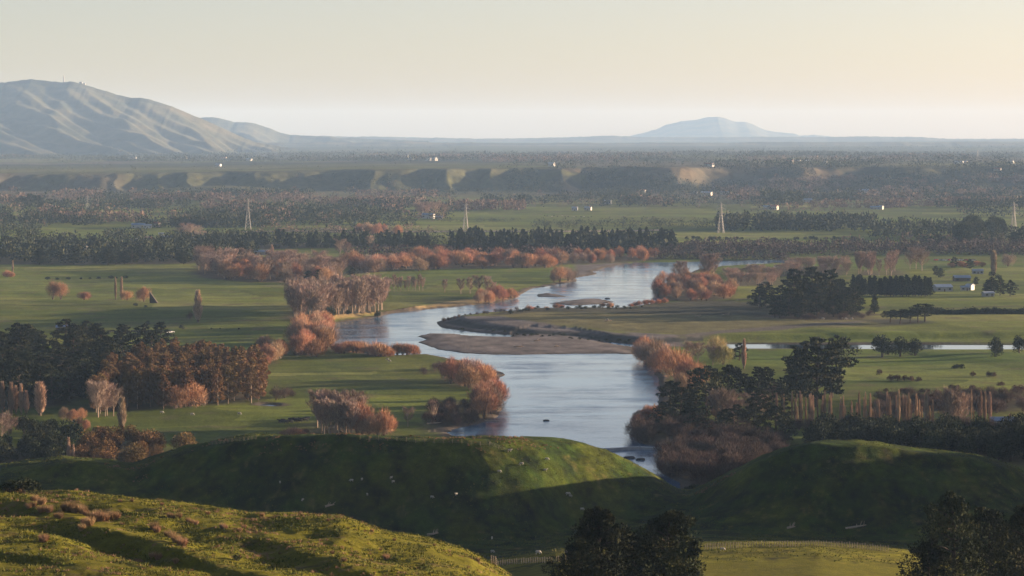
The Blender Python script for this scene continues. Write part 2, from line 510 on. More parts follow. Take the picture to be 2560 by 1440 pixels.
def plant(k, x, y, z, h, label, group=None, wide=1.0, name=None, cat=None):
    mk, nv, H, nm, ct = KINDS[k]
    v = int(rng.integers(nv)); s = h / H; rz = rng.random() * 6.283; w = s * wide * (0.88 + 0.24 * rng.random())
    if k == 'P': w *= 0.7 + 0.65 * rng.random()
    dist = math.hypot(x, y)
    if h * F / dist < 34:                       # too small to show trunk and crown apart
        o = obj(name or nm, merged(k, v), loc=(x, y, z)); o.rotation_euler = (0, 0, rz); o.scale = (w, w, s)
    else:
        o = empty(name or nm, (x, y, z), rz, (w, w, s))
        t, c = proto(k, v)
        obj('trunk', t, o); obj('crown', c, o)
    return props(o, label, cat or ct, group)

# ------------------------------------------------------------------ what grows where (pixel outlines on the plain)
CL = []


def grove(k, poly, n, h, label, group, wide=1.0, litter=True, name=None):
    CL.append(('area', k, poly, n, h, label, group, wide, litter, name))


def row(k, line, n, h, label, group, wide=1.0, litter=False, jit=2.0, name=None):
    CL.append(('row', k, line, n, h, label, group, wide, litter, name, jit))


def spots(k, pts, label, group=None, wide=1.0, name=None):
    """pts: (px, base py, top py); LABEL: one text for look-alikes or a list"""
    CL.append(('spots', k, pts, label, group, wide, name))


# -- front left: woodland, plantation, poplars
grove('C', [(-60, 905), (120, 885), (300, 876), (440, 872), (470, 890), (300, 930), (230, 1000), (120, 1025), (-60, 1030)], 75, (13, 21), 'dark pine in the wood beyond the pale poplars and the brown plantation', 'dark pines in the wood')
grove('B', [(228, 1036), (300, 1034), (460, 1020), (590, 1012), (664, 1002), (674, 985), (640, 945), (560, 925), (430, 920), (330, 945), (255, 985)], 170, (14, 16.8), 'brown crowned plantation tree with a thin pale trunk in the block above the meadow', 'brown plantation trees')
grove('T', [(222, 1046), (255, 1046), (300, 1042), (250, 1038)], 6, (11, 15), 'bare forked tree at the near corner of the brown plantation', 'bare trees at the plantation corner')
spots('W', [(475, 1018, 950), (440, 1022, 965), (500, 1016, 975)], 'bright orange willow glowing against the front of the brown plantation', 'orange willows before the plantation')
spots('P', [(6, 1040, 960), (28, 1040, 962), (40, 1038, 970), (53, 1040, 965), (66, 1040, 982)], 'slim pale poplar in the row against the dark pine wood', 'poplars before the pine wood', 1.6)
spots('P', [(100, 1042, 960)], 'broadest pale poplar, apart at the end of its row by the pine wood', None, 2.6)
spots('P', [(305, 1082, 998)], 'lone grey poplar standing in the meadow before the brown plantation', None, 1.6)
spots('W', [(160, 1052, 1020), (183, 1056, 1024), (203, 1054, 1023), (200, 1085, 1045), (215, 1075, 1050)], 'small rusty orange tree between the poplars and the big round evergreen', 'small rusty trees')
spots('E', [(168, 1112, 1046)], 'big round dark evergreen beside the rusty orange trees', None, 1.1)
spots('E', [(60, 1085, 1040), (85, 1095, 1045), (112, 1098, 1050), (130, 1080, 1046), (40, 1075, 1042)], 'dark bushy evergreen between the poplars and the big round evergreen', 'dark bushes under the poplars')
spots('T', [(4, 1105, 1035), (22, 1100, 1046)], 'grey bare tree at the edge of the dark bushes', 'grey bare trees at the bushes', 1.5)
grove('E', [(-40, 1175), (60, 1172), (175, 1165), (185, 1130), (100, 1125), (-40, 1120)], 28, (4.5, 9), 'dark green shrub in the gully behind the low grassy saddle', 'dark gully shrubs')
grove('A', [(170, 1182), (300, 1178), (400, 1165), (410, 1135), (330, 1105), (260, 1100), (190, 1130)], 34, (5, 9.5), 'russet brown tree in the gully at the foot of the big shaded hill', 'russet gully trees')
spots('A', [(462, 1132, 1076)], 'round purple brown tree in the meadow behind the shaded hill', None, 1.25)
spots('P', [(172, 1165, 1095), (184, 1165, 1112)], 'thin pale poplar rising from the gully shrubs', 'thin poplars in the gully')
row('D', [(170, 1170), (400, 1168)], 8, (3, 5), 'low straw coloured scrub along the saddle crest', 'scrub along the saddle', 1.2)

# -- meadow grove and left bank
grove('G', [(775, 1092), (880, 1094), (900, 1075), (860, 1066), (785, 1070)], 22, (12, 15.5), 'tall pinkish bare tree of the grove rising behind the shaded hill', 'pinkish grove behind the hill', 1.2)
grove('W', [(880, 1095), (985, 1094), (975, 1078), (900, 1075)], 10, (7, 12), 'orange willow at the low end of the pinkish grove behind the hill', 'orange willows behind the hill')
grove('L', [(700, 1092), (775, 1092), (775, 1084), (720, 1086)], 7, (2, 4), 'straw coloured low scrub at the foot of the pinkish grove', 'straw scrub by the grove')
grove('W', [(1120, 962), (1180, 972), (1240, 975), (1235, 955), (1160, 940), (1125, 945)], 13, (8, 11.5), 'orange willow of the upper clump on the near river bank by the dark spit', 'upper bank willow clump')
grove('W', [(1192, 1050), (1250, 1052), (1258, 1030), (1240, 990), (1205, 1010)], 12, (9, 13), 'vivid orange willow overhanging the wide pool below the dark spit', 'willows over the wide pool')
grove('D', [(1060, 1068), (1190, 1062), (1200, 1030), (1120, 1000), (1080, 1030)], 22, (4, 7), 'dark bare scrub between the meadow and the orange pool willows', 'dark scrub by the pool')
spots('K', [(1082, 1058, 1000)], 'pale forked old tree standing in the dark scrub near the pool', None)
spots('T', [(1020, 1068, 1020)], 'pale thin shrub alone beside the old forked tree', None, 1.0)
grove('D', [(1050, 938), (1110, 935), (1130, 915), (1090, 920)], 8, (2.5, 4.5), 'low grey scrub at the meadow edge above the orange clump', 'grey scrub at the meadow edge')
grove('W', [(728, 888), (790, 892), (832, 878), (836, 850), (815, 832), (735, 838), (722, 860)], 26, (10, 15), 'large rust orange willow at the river bend below the tall pink grove', 'bend willows')
grove('W', [(640, 905), (690, 908), (700, 885), (655, 875)], 8, (7, 10), 'rounded orange willow in the meadow behind the brown plantation', 'willows behind the plantation')
grove('W', [(590, 925), (670, 928), (670, 910), (600, 905)], 9, (6, 9), 'low orange bush willow against the far side of the plantation', 'low willows by the plantation')
spots('C', [(706, 880, 846)], 'single dark conifer squeezed between the orange bend willows', None, 0.8)
grove('G', [(728, 806), (800, 808), (850, 798), (955, 783), (958, 764), (900, 758), (760, 765), (730, 785)], 85, (16, 22), 'tall pinkish bare tree of the dense grove on the outer river bend', 'tall grove on the bend', 1.15)
spots('E', [(825, 800, 770), (870, 790, 776), (945, 790, 772)], 'dark evergreen shrub at the foot of the tall pink grove', 'dark shrubs under the grove')
grove('L', [(930, 892), (990, 890), (1065, 884), (1060, 872), (960, 874)], 20, (3.5, 7), 'thin pink willow shrub standing at the edge of the shallow side channel', 'thin shrubs at the side channel', 0.9)
grove('L', [(830, 886), (925, 888), (920, 876), (840, 872)], 14, (4, 6), 'low orange shrub along the bank between bend and side channel', 'low bank shrubs')
spots('D', [(690, 1000, 965), (712, 995, 965), (728, 992, 972)], 'dark brown scrub bush at the far corner of the plantation', 'scrub at the plantation corner', 1.1)

grove('T', [(722, 802), (765, 802), (765, 762), (735, 762)], 14, (11, 16), 'pale bare tree at the ragged end of the tall grove by the bend', 'ragged end of the tall grove', 1.1)
grove('W', [(735, 838), (820, 832), (815, 815), (740, 815)], 10, (8, 12), 'rusty willow joining the bend willows to the tall grove', 'joining willows')
# -- field trees on the left plain
spots('W', [(132, 748, 702), (152, 748, 706)], 'orange bare tree of the pair standing alone in the green paddock', 'paddock pair', 0.9)
spots('L', [(210, 750, 730)], 'small orange bush near the orange pair in the paddock', None)
spots('P', [(289, 752, 697)], 'dark slim poplar, first of the pair by the low mound', None, 0.8)
spots('P', [(304, 750, 696)], 'pinkish slim poplar, second of the pair by the low mound', None, 0.8)
spots('L', [(317, 753, 730)], 'low orange shrub at the foot of the slim poplar pair', None)
spots('W', [(360, 757, 718)], 'orange willow leaning by the dark sloping hay shed', None)
spots('P', [(495, 806, 728)], 'big solitary poplar in the open green field', None, 1.9)
spots('D', [(475, 798, 780)], 'small grey bush beside the big solitary poplar', None)
spots('S', [(339, 768, 759), (364, 771, 764), (370, 810, 800), (405, 826, 818), (455, 822, 810), (528, 822, 817), (550, 822, 818), (597, 823, 817)], 'dark little bush dotted in the grazed left fields', 'dark little field bushes')
spots('P', [(32, 684, 652)], 'slim poplar at the field edge with orange shrubs beneath', None, 1.2)
spots('L', [(18, 692, 676), (28, 692, 680)], 'orange shrub under the slim poplar at the field edge', 'orange shrubs under the poplar')
row('S', [(110, 700), (330, 694)], 9, (1.5, 3), 'low dark bush of the ragged hedge line across the far left paddock', 'ragged paddock hedge', 1.4)
spots('S', [(60, 845, 812), (80, 850, 815), (95, 855, 822)], 'olive shrub behind the dark wood at the field edge', 'olive field edge shrubs')

# -- belts beyond the left fields
grove('W', [(486, 694), (600, 706), (850, 712), (862, 690), (780, 672), (490, 668)], 34, (11, 16), 'pink orange willow of the broad belt bordering the left fields', 'broad belt by the left fields', 1.1)
grove('T', [(490, 690), (600, 702), (860, 708), (862, 688), (780, 670), (490, 666)], 60, (12, 18), 'pinkish tall bare tree of the broad belt bordering the left fields', 'tall trees of the broad belt', 1.3)
spots('C', [(770, 706, 675), (800, 708, 672), (826, 706, 680), (880, 695, 668)], 'dark conifer among the pink trees of the broad belt', 'dark conifers in the belt')
grove('W', [(862, 690), (960, 680), (1130, 676), (1370, 672), (1438, 662), (1430, 645), (1150, 650), (870, 655)], 66, (10, 14), 'orange willow of the long belt on the far side of the green paddock', 'long willow belt', 1.35)
spots('W', [(1400, 705, 665), (1420, 702, 664), (1432, 698, 672), (1385, 706, 680)], 'orange willow leaning over the bank at the head of the paddock', 'willows at the paddock head')
grove('W', [(1430, 665), (1640, 652), (1640, 640), (1440, 645)], 26, (9, 12), 'orange willow fringe along the far shore above the grey shingle', 'far shore fringe')
row('G', [(960, 729), (1062, 726)], 11, (8, 13), 'small spindly bare tree in the line across the paddock', 'spindly paddock line', 0.8)
spots('G', [(1112, 732, 700), (1152, 735, 698), (1175, 734, 695), (1195, 735, 690), (1218, 735, 692), (1235, 735, 706)], 'grey bare tree at the paddock end near the river', 'grey trees at the paddock end', 1.2)
grove('W', [(1170, 765), (1285, 752), (1290, 740), (1230, 738)], 18, (6, 10), 'orange willow clump leaning over the river at the paddock corner', 'paddock corner clump')
row('L', [(1290, 745), (1440, 704)], 14, (1.5, 3), 'low straw and orange scrub along the upper paddock bank', 'upper bank scrub')
spots('P', [(680, 660, 615)], 'tall pink poplar standing above the belt of the left fields', None, 2.2)
spots('G', [(850, 640, 598), (868, 642, 606), (925, 622, 592)], 'tall pale bare tree behind the broad belt', 'tall pale trees behind the belt', 1.6)

# -- right bank and island
grove('W', [(1636, 738), (1660, 752), (1720, 756), (1830, 748), (1832, 728), (1760, 705), (1690, 698), (1650, 712)], 44, (8, 12), 'orange willow of the dense clump jutting into the upper river', 'jutting upper clump')
spots('G', [(1690, 705, 660), (1705, 708, 655), (1770, 700, 640), (1782, 700, 636), (1760, 700, 650)], 'pale thin tree rising above the jutting upper clump', 'pale trees above the clump', 1.3)
grove('T', [(1830, 722), (1945, 715), (1950, 690), (1850, 690), (1810, 705)], 30, (8, 11), 'pale orange bare tree between the jutting clump and the dark macrocarpas', 'pale orange bare trees', 1.5)
row('L', [(1312, 776), (1420, 766), (1530, 768), (1668, 757)], 34, (2, 4), 'low orange shrub along the edge of the peninsula', 'peninsula edge shrubs')
grove('S', [(1240, 800), (1400, 785), (1650, 778), (1650, 772), (1330, 778)], 26, (1.2, 2.6), 'olive scrub bush on the rough back of the peninsula', 'peninsula scrub', 1.3)
row('S', [(1130, 821), (1300, 836), (1450, 845), (1600, 858)], 30, (0.8, 1.8), 'dark weed bush on the cut bank above the shingle', 'cut bank weeds', 1.6, jit=8.0)
row('D', [(1100, 806), (1180, 798), (1300, 786)], 14, (1.5, 3.0), 'dark scrub bush on the pointed tip of the peninsula', 'scrub on the peninsula tip', 1.2)
grove('W', [(1592, 905), (1630, 935), (1660, 950), (1640, 900), (1610, 888)], 8, (10, 13), 'orange willow at the water edge below the shingle bar', 'willows below the shingle')
spots('W', [(1692, 958, 872)], 'largest round orange willow on the bank below the shingle bar', None, 1.05)
spots('W', [(1638, 918, 845), (1665, 930, 860), (1720, 968, 895), (1740, 975, 905), (1705, 985, 930)], 'big orange willow flanking the largest round one on the bank', 'big willows around the largest')
spots('T', [(1728, 905, 858), (1745, 908, 860), (1782, 915, 868)], 'grey brown bare tree behind the largest round willow', 'bare trees behind the round willow', 1.5)
spots('Y', [(1795, 900, 846), (1808, 915, 858)], 'yellowish green willow at the end of the canal', 'yellowish willows')
spots('C', [(1848, 905, 858)], 'dark conifer standing against the canal water with a poplar', None, 1.2)
spots('P', [(1860, 925, 852)], 'tall slim poplar crossing the bright canal', None, 0.9)
spots('U', [(1675, 1030, 948)], 'dark spreading pine leaning over the wide pool', None, 1.1)
spots('U', [(1765, 1040, 908), (1820, 1030, 908)], 'dark layered macrocarpa behind the leaning pool pine', 'layered macrocarpas', 0.85)
spots('C', [(1700, 1065, 962), (1740, 1075, 985), (1790, 1050, 960), (1860, 1000, 930), (1895, 1010, 915), (1920, 985, 915)], 'dark macrocarpa of the clump on the bank beneath the layered ones', 'dark bank macrocarpas', 1.0)
spots('G', [(1808, 1068, 975), (1822, 1066, 985), (1790, 1064, 985), (1836, 1070, 1000), (1876, 1050, 985), (1905, 1045, 990)], 'pale bare poplar-like tree in front of the dark bank macrocarpas', 'pale trees before the macrocarpas', 1.5)
spots('C', [(1660, 1078, 1000), (1725, 1040, 955), (1750, 1098, 1030), (1812, 1092, 1020), (1845, 1085, 1008), (1885, 1090, 1005), (1900, 1060, 970), (1955, 1050, 965), (1970, 1000, 935)], 'dark macrocarpa filling the bank between pool and poplar row', 'bank filling macrocarpas', 1.1)
spots('C', [(2040, 1020, 836)], 'huge dark macrocarpa towering over the poplar row', None, 1.05)
spots('C', [(1990, 1005, 880), (2080, 1000, 868), (2012, 985, 850)], 'dark macrocarpa crowding beside the huge one', 'macrocarpas beside the huge one', 0.9)
spots('U', [(2090, 960, 838)], 'flat topped macrocarpa reaching out towards the canal', None, 0.8)
spots('D', [(1935, 1000, 955)], 'purple bare tree in the shade of the huge macrocarpa', None, 1.1)
spots('C', [(1940, 1112, 1008), (1965, 1100, 1030)], 'black green macrocarpa in front of the poplar row', 'black green macrocarpas', 1.0)
spots('E', [(2062, 1110, 1032), (2090, 1108, 1052), (2040, 1112, 1060)], 'dark round evergreen behind the shaded right hill', 'round evergreens behind the hill', 1.1)
spots('P', [(1636, 1062, 1010)], 'pale poplar stem at the edge of the pool pine', None, 0.9)
grove('W', [(1586, 1070), (1640, 1068), (1680, 1058), (1690, 1046), (1600, 1040)], 14, (5, 7.5), 'rusty willow low on the bank under the leaning pool pine', 'rusty willows under the pine')
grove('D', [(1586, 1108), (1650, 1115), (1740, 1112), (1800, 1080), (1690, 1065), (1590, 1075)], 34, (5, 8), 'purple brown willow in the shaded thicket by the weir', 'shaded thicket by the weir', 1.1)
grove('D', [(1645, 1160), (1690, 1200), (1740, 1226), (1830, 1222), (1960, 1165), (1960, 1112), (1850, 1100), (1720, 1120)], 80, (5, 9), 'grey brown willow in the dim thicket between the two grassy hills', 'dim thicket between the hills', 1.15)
spots('W', [(1705, 1122, 1098), (1690, 1128, 1108)], 'small red willow at the end of the weir', 'red willows at the weir')
spots('E', [(1735, 1236, 1212), (1752, 1234, 1214), (1718, 1238, 1220)], 'dark gorse bush in the saddle between the two grassy hills', 'gorse in the saddle', 1.5)
PX = [1943, 1957, 1982, 1992, 2002, 2012, 2022, 2033, 2044, 2055, 2103, 2113, 2124, 2140, 2160, 2172, 2184, 2220, 2238, 2248, 2258, 2270, 2281, 2305, 2314, 2325, 2440, 2450, 2464, 2475]
PX += [float(v) for v in rng.uniform(1975, 2340, 34)] + [float(v) for v in rng.uniform(2420, 2480, 5)]
spots('P', [(x + rng.normal() * 2.5, 1066 + rng.normal() * 4, 978 + abs(rng.normal()) * 30) for x in PX], 'pale winter poplar in the long row behind the shaded right hill', 'winter poplar row', 0.62)
spots('G', [(2362, 1072, 980), (2378, 1074, 976), (2392, 1074, 984), (2404, 1070, 990)], 'bushy pale poplar, tallest in the long winter row', 'bushy pale poplars', 1.1)
spots('P', [(2070, 1112, 1086), (2082, 1112, 1084), (2102, 1108, 1087), (1930, 1010, 986), (1958, 1016, 980)], 'short pale poplar sapling among the dark trees', 'short poplar saplings', 1.0)
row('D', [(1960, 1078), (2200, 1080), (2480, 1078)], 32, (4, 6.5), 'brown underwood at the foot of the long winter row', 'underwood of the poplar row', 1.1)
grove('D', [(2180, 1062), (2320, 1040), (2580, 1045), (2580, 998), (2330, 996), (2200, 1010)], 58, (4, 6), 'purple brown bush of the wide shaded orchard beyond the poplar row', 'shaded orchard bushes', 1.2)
grove('E', [(2000, 1128), (2200, 1128), (2580, 1170), (2580, 1095), (2480, 1092), (2300, 1092), (2120, 1090)], 80, (6, 11), 'blackish evergreen in the deep shade behind the right hill', 'deep shade evergreens', 1.0)

# -- right plain
spots('E', [(2205, 892, 834), (2250, 890, 838), (2288, 888, 845)], ['round dark tree before the canal, first of the joined trio', 'round dark tree before the canal, middle one of the joined trio', 'round dark tree before the canal, last and lowest of the joined trio'], 'canal trio', 0.95)
spots('E', [(2488, 895, 846)], 'conical dark tree standing alone before the canal', None, 0.85)
spots('E', [(2548, 885, 840)], 'dark tree at the very end of the canal', None, 0.85)
spots('R', [(2198, 938, 922), (2432, 940, 926), (2472, 940, 926), (2484, 940, 927)], 'small red brown shrub in the striped green field', 'red brown field shrubs')
spots('R', [(2228, 955, 938), (2244, 955, 938), (2262, 955, 940), (2278, 955, 941), (2296, 956, 943)], 'dark red shrub of the short clipped row in the field', 'short shrub row', 1.15)
spots('S', [(2392, 920, 908), (2405, 920, 908), (2385, 920, 911)], 'low spreading green bush in the striped field', 'low green bushes', 1.4)
spots('R', [(2255, 985, 973), (2265, 986, 974), (2304, 986, 974), (2318, 986, 975), (2380, 974, 961), (2394, 974, 962), (2431, 975, 962), (2502, 964, 952), (2538, 982, 964), (2552, 984, 965), (2215, 985, 975)], 'dark shrub along the shaded edge of the striped field', 'shaded field edge shrubs', 1.3)
grove('C', [(1925, 805), (2030, 810), (2110, 805), (2145, 785), (2110, 760), (1960, 758), (1935, 780)], 32, (14, 21), 'great dark macrocarpa of the grove in the middle of the right plain', 'great macrocarpa grove', 1.0)
spots('C', [(2030, 790, 668), (2075, 780, 668), (1985, 795, 675)], 'tallest macrocarpa topping the grove on the right plain', 'tallest grove macrocarpas', 0.95)
grove('D', [(1900, 806), (2100, 812), (2200, 800), (2195, 788), (1920, 795)], 24, (2.5, 4.5), 'dark scrub bush below the great macrocarpa grove', 'scrub below the grove', 1.3)
row('N', [(2130, 742), (2230, 742), (2330, 742)], 26, (12, 16), 'dark pointed conifer in the shelter row before the farmyard', 'farmyard shelter row', 1.3)
spots('N', [(2186, 792, 742)], 'lone dark spruce on the field edge below the shelter row', None, 1.4)
row('S', [(2328, 790), (2430, 792), (2570, 794)], 46, (4.2, 5.8), 'dark bush of the long straight hedge across the right plain', 'long straight hedge', 1.0, name='hedge_bush')
row('S', [(2205, 785), (2330, 782)], 14, (2.5, 3.8), 'dark bush of the low hedge behind the umbrella pines', 'low hedge behind the pines', 1.2, name='hedge_bush')
spots('U', [(2225, 815, 785), (2250, 818, 783), (2275, 818, 785), (2295, 816, 780), (2312, 815, 768)], 'umbrella shaped dark tree in the clump above the canal', 'umbrella clump', 2.0)
spots('C', [(1912, 765, 700), (1900, 770, 712), (2340, 690, 662), (2352, 694, 668), (2385, 668, 640), (2425, 672, 645), (2480, 735, 690), (2500, 740, 695), (2525, 742, 700), (2470, 735, 700), (2440, 712, 690)], 'dark tree scattered round the farm buildings of the right plain', 'dark farm trees', 1.0)
spots('S', [(2480, 690, 676), (2495, 698, 684)], 'small dark tree in the paddock above the farm', 'small paddock trees', 1.0)
spots('P', [(2484, 690, 628)], 'tall pink poplar in the paddock above the farm', None, 1.6)
spots('W', [(2520, 665, 632)], 'orange tree beside the row of parked cars', None)
spots('L', [(2400, 665, 652), (2412, 668, 656), (2440, 664, 652), (2455, 666, 654), (2380, 668, 656)], 'orange shrub in the paddock below the parked cars', 'orange paddock shrubs', 1.3)
grove('G', [(2135, 690), (2200, 690), (2200, 678), (2140, 676)], 16, (14, 18), 'tall pink poplar of the stand behind the macrocarpa grove', 'pink poplar stand', 0.9)
grove('G', [(2215, 690), (2255, 690), (2250, 676), (2220, 676)], 9, (14, 18), 'tall pink poplar of the smaller stand beside the main one', 'smaller pink stand', 0.9)
spots('T', [(2290, 672, 622), (2305, 676, 630), (2275, 672, 634)], 'spreading pale bare tree near the parked cars', 'spreading bare trees', 1.3)
grove('T', [(1940, 692), (2120, 690), (2120, 668), (1960, 666)], 34, (7, 11), 'pale brown bare tree of the copse before the dark bush belt', 'copse before the dark belt', 1.5)

# -- middle distance belts
grove('C', [(-60, 662), (200, 664), (480, 662), (640, 645), (640, 628), (400, 622), (-60, 625)], 105, (10, 16), 'dark tree of the thick shelter belt behind the left paddocks', 'thick left shelter belt', 1.1)
grove('N', [(520, 626), (700, 624), (900, 620), (1120, 622), (1130, 612), (880, 606), (540, 610)], 62, (11, 16), 'dark conifer of the middle belt between the farms and the willows', 'middle conifer belt', 1.5)
grove('N', [(1125, 640), (1250, 645), (1480, 640), (1690, 630), (1690, 612), (1500, 608), (1140, 612)], 100, (15, 21), 'dark pine of the plantation behind the orange willow fringe', 'dark pine plantation', 1.25)
spots('C', [(1665, 628, 570)], 'broad round macrocarpa at the end of the pine plantation', None, 1.25)
spots('S', [(1717, 600, 592), (1733, 600, 590), (1743, 600, 591), (1748, 601, 592), (1776, 600, 590), (1782, 601, 592), (1788, 601, 590), (1799, 600, 591), (1816, 600, 591), (1837, 600, 592), (1843, 600, 590), (1855, 600, 592), (1938, 600, 593), (1988, 600, 592), (1994, 600, 592), (2014, 600, 591), (2026, 600, 590), (2034, 600, 590), (2040, 601, 592), (2066, 600, 592), (2085, 600, 590), (2096, 600, 591), (2110, 600, 591), (2130, 601, 590), (2137, 600, 592)], 'round dark bush in the dotted line across the flat green field', 'dotted line of bushes', 1.1)
spots('E', [(582, 604, 572)], 'broad round dark tree by the farm sheds', None, 1.2)
spots('T', [(468, 598, 560), (480, 604, 566), (455, 600, 570), (498, 606, 578)], 'pink bare tree among the farm sheds', 'pink trees among the sheds', 1.9)
spots('C', [(75, 518, 484), (95, 520, 487), (55, 519, 490)], 'dark dome shaped tree clump on the far left flats', 'dome shaped clump', 1.6)
grove('T', [(1036, 546), (1110, 545), (1108, 535), (1040, 535)], 16, (15, 19), 'pale pink tree of the square block above the blue roofed barn', 'square pale block', 1.3)
grove('W', [(885, 588), (1000, 586), (990, 576), (900, 576)], 13, (9, 13), 'pink willow clump beside the pale embankment', 'pink clump at the embankment')
grove('E', [(2380, 612), (2450, 616), (2520, 610), (2510, 580), (2400, 578)], 26, (15, 26), 'towering dark gum of the grove near the right pylon', 'towering dark gums', 0.8)
spots('C', [(2310, 612, 588), (2325, 614, 590), (2345, 614, 585), (2360, 612, 590), (2400, 612, 590), (2420, 614, 588), (2450, 612, 592), (2535, 615, 580), (2555, 615, 570)], 'dark tree along the edge below the towering gums', 'dark trees below the gums', 1.3)

# ------------------------------------------------------------------ the river and the lie of the land
RIVER = gpoly([(1985, 650), (1880, 651), (1800, 653), (1700, 656), (1600, 657), (1560, 661), (1520, 668), (1484, 679), (1500, 684), (1470, 690), (1445, 694), (1443, 704), (1400, 711), (1330, 722), (1300, 740), (1288, 748), (1250, 757), (1180, 763), (1120, 769), (1030, 778), (990, 784), (930, 797), (850, 808), (838, 822), (828, 845), (835, 862), (870, 874), (930, 886), (1000, 889), (1070, 886), (1120, 894), (1170, 905), (1190, 918), (1215, 930), (1235, 952), (1255, 975), (1262, 1000), (1258, 1040), (1200, 1062), (1145, 1076), (1150, 1092), (1250, 1112), (1400, 1130), (1520, 1150), (1590, 1178), (1640, 1205), (1685, 1232), (1706, 1228), (1690, 1210), (1660, 1193), (1640, 1180), (1630, 1165), (1632, 1150), (1655, 1136), (1700, 1125), (1640, 1118), (1600, 1112), (1583, 1095), (1578, 1070), (1582, 1045), (1600, 1028), (1636, 1012), (1642, 980), (1640, 950), (1622, 925), (1600, 902), (1590, 888), (1592, 864), (1450, 848), (1300, 839), (1180, 830), (1105, 820), (1085, 806), (1110, 801), (1180, 793), (1300, 779), (1400, 771), (1540, 770), (1600, 763), (1650, 753), (1640, 742), (1625, 722), (1650, 712), (1700, 692), (1740, 674), (1800, 665), (1880, 661), (1985, 656)])
BARS = [gpoly(p) for p in (
    [(1033, 840), (1068, 833), (1140, 834), (1180, 839), (1240, 841), (1275, 842), (1290, 834), (1330, 826), (1430, 832), (1500, 845), (1530, 858), (1592, 867), (1596, 887), (1540, 885), (1400, 886), (1300, 887), (1220, 887), (1150, 883), (1090, 875), (1060, 862), (1035, 856), (1058, 849)],
    [(1180, 921), (1230, 922), (1262, 930), (1272, 940), (1250, 951), (1225, 953), (1200, 940)],
    [(1333, 736), (1370, 732), (1405, 736), (1425, 742), (1390, 744), (1340, 742)],
    [(1365, 759), (1400, 753), (1450, 747), (1500, 746), (1545, 755), (1500, 761), (1430, 765)],
    [(1085, 1082), (1150, 1080), (1240, 1078), (1160, 1086)])]
CANAL = gpoly([(1822, 860), (2200, 861), (2650, 862), (2650, 874), (2200, 873.5), (1830, 873)])
POND = gpoly([(660, 1012), (684, 1013), (684, 1016), (660, 1015)])
GRAVEL = [gpoly(p) for p in ([(1436, 666), (1560, 658), (1525, 668), (1484, 681), (1500, 688), (1440, 700)], [(1060, 806), (1110, 800), (1250, 806), (1330, 818), (1480, 838), (1600, 850), (1600, 890), (1500, 880), (1180, 845)], [(1160, 900), (1230, 905), (1280, 935), (1250, 960), (1180, 930)], [(1560, 842), (1700, 850), (1720, 870), (1600, 868)])]
DRY = gpoly([(1160, 806), (1330, 792), (1700, 796), (1950, 800), (2230, 806), (2220, 826), (1800, 842), (1700, 850), (1480, 836), (1300, 818)])
ROUGH = [gpoly(p) for p in ([(1240, 800), (1330, 777), (1560, 772), (1680, 758), (1830, 752), (1940, 765), (1930, 800), (1700, 797), (1330, 792)], [(2160, 812), (2280, 808), (2330, 820), (2200, 828)], [(1080, 1040), (1200, 1062), (1150, 1085), (1040, 1090)])]
STRAW = [gpoly(p) for p in ([(815, 806), (900, 794), (990, 781), (1050, 774), (1060, 768), (960, 784), (860, 794), (812, 798)], [(1030, 777), (1200, 760), (1290, 745), (1440, 706), (1440, 698), (1280, 736), (1180, 752), (1050, 768)])]
TRACK = gpoly([(1720, 856), (1800, 846), (1960, 836), (2160, 818), (2150, 814), (1950, 828), (1790, 840), (1700, 850)])
CUT = gpoly([(1110, 799), (1250, 786), (1330, 779), (1700, 775), (2000, 790), (2900, 800), (2900, 846), (1800, 852), (1610, 861), (1450, 843.5), (1300, 834.5), (1190, 824), (1130, 812)])
LITTER = []
for c in CL:
    if c[0] == 'area' and c[8]: LITTER.append(gpoly(c[2]))


def px_table(pts, px):
    a = np.array(pts, float)
    return np.interp(px, a[:, 0], a[:, 1])


def side_hill(X, Y):  # unseen hill off to the right, shaped for the shade it casts
    x0 = 0.1763 * Y + 22
    return 55 * sstep(0, 120, X - x0) * sstep(700, 800, Y) * (1 - sstep(1040, 1190, Y)) * (0.9 + 0.2 * fbm(X / 120, Y / 120, 15, 2))


def water_sdf(X, Y):
    s = boxed_sdf(RIVER, X, Y)
    for b in BARS: s = np.minimum(s, -boxed_sdf(b, X, Y) - 1.5)
    s = s + 2.2 * fbm(X / 11, Y / 24, 18, 3) + 1.2 * fbm(X / 34, Y / 60, 19, 2)
    return np.maximum(np.maximum(s, boxed_sdf(CANAL, X, Y)), boxed_sdf(POND, X, Y))


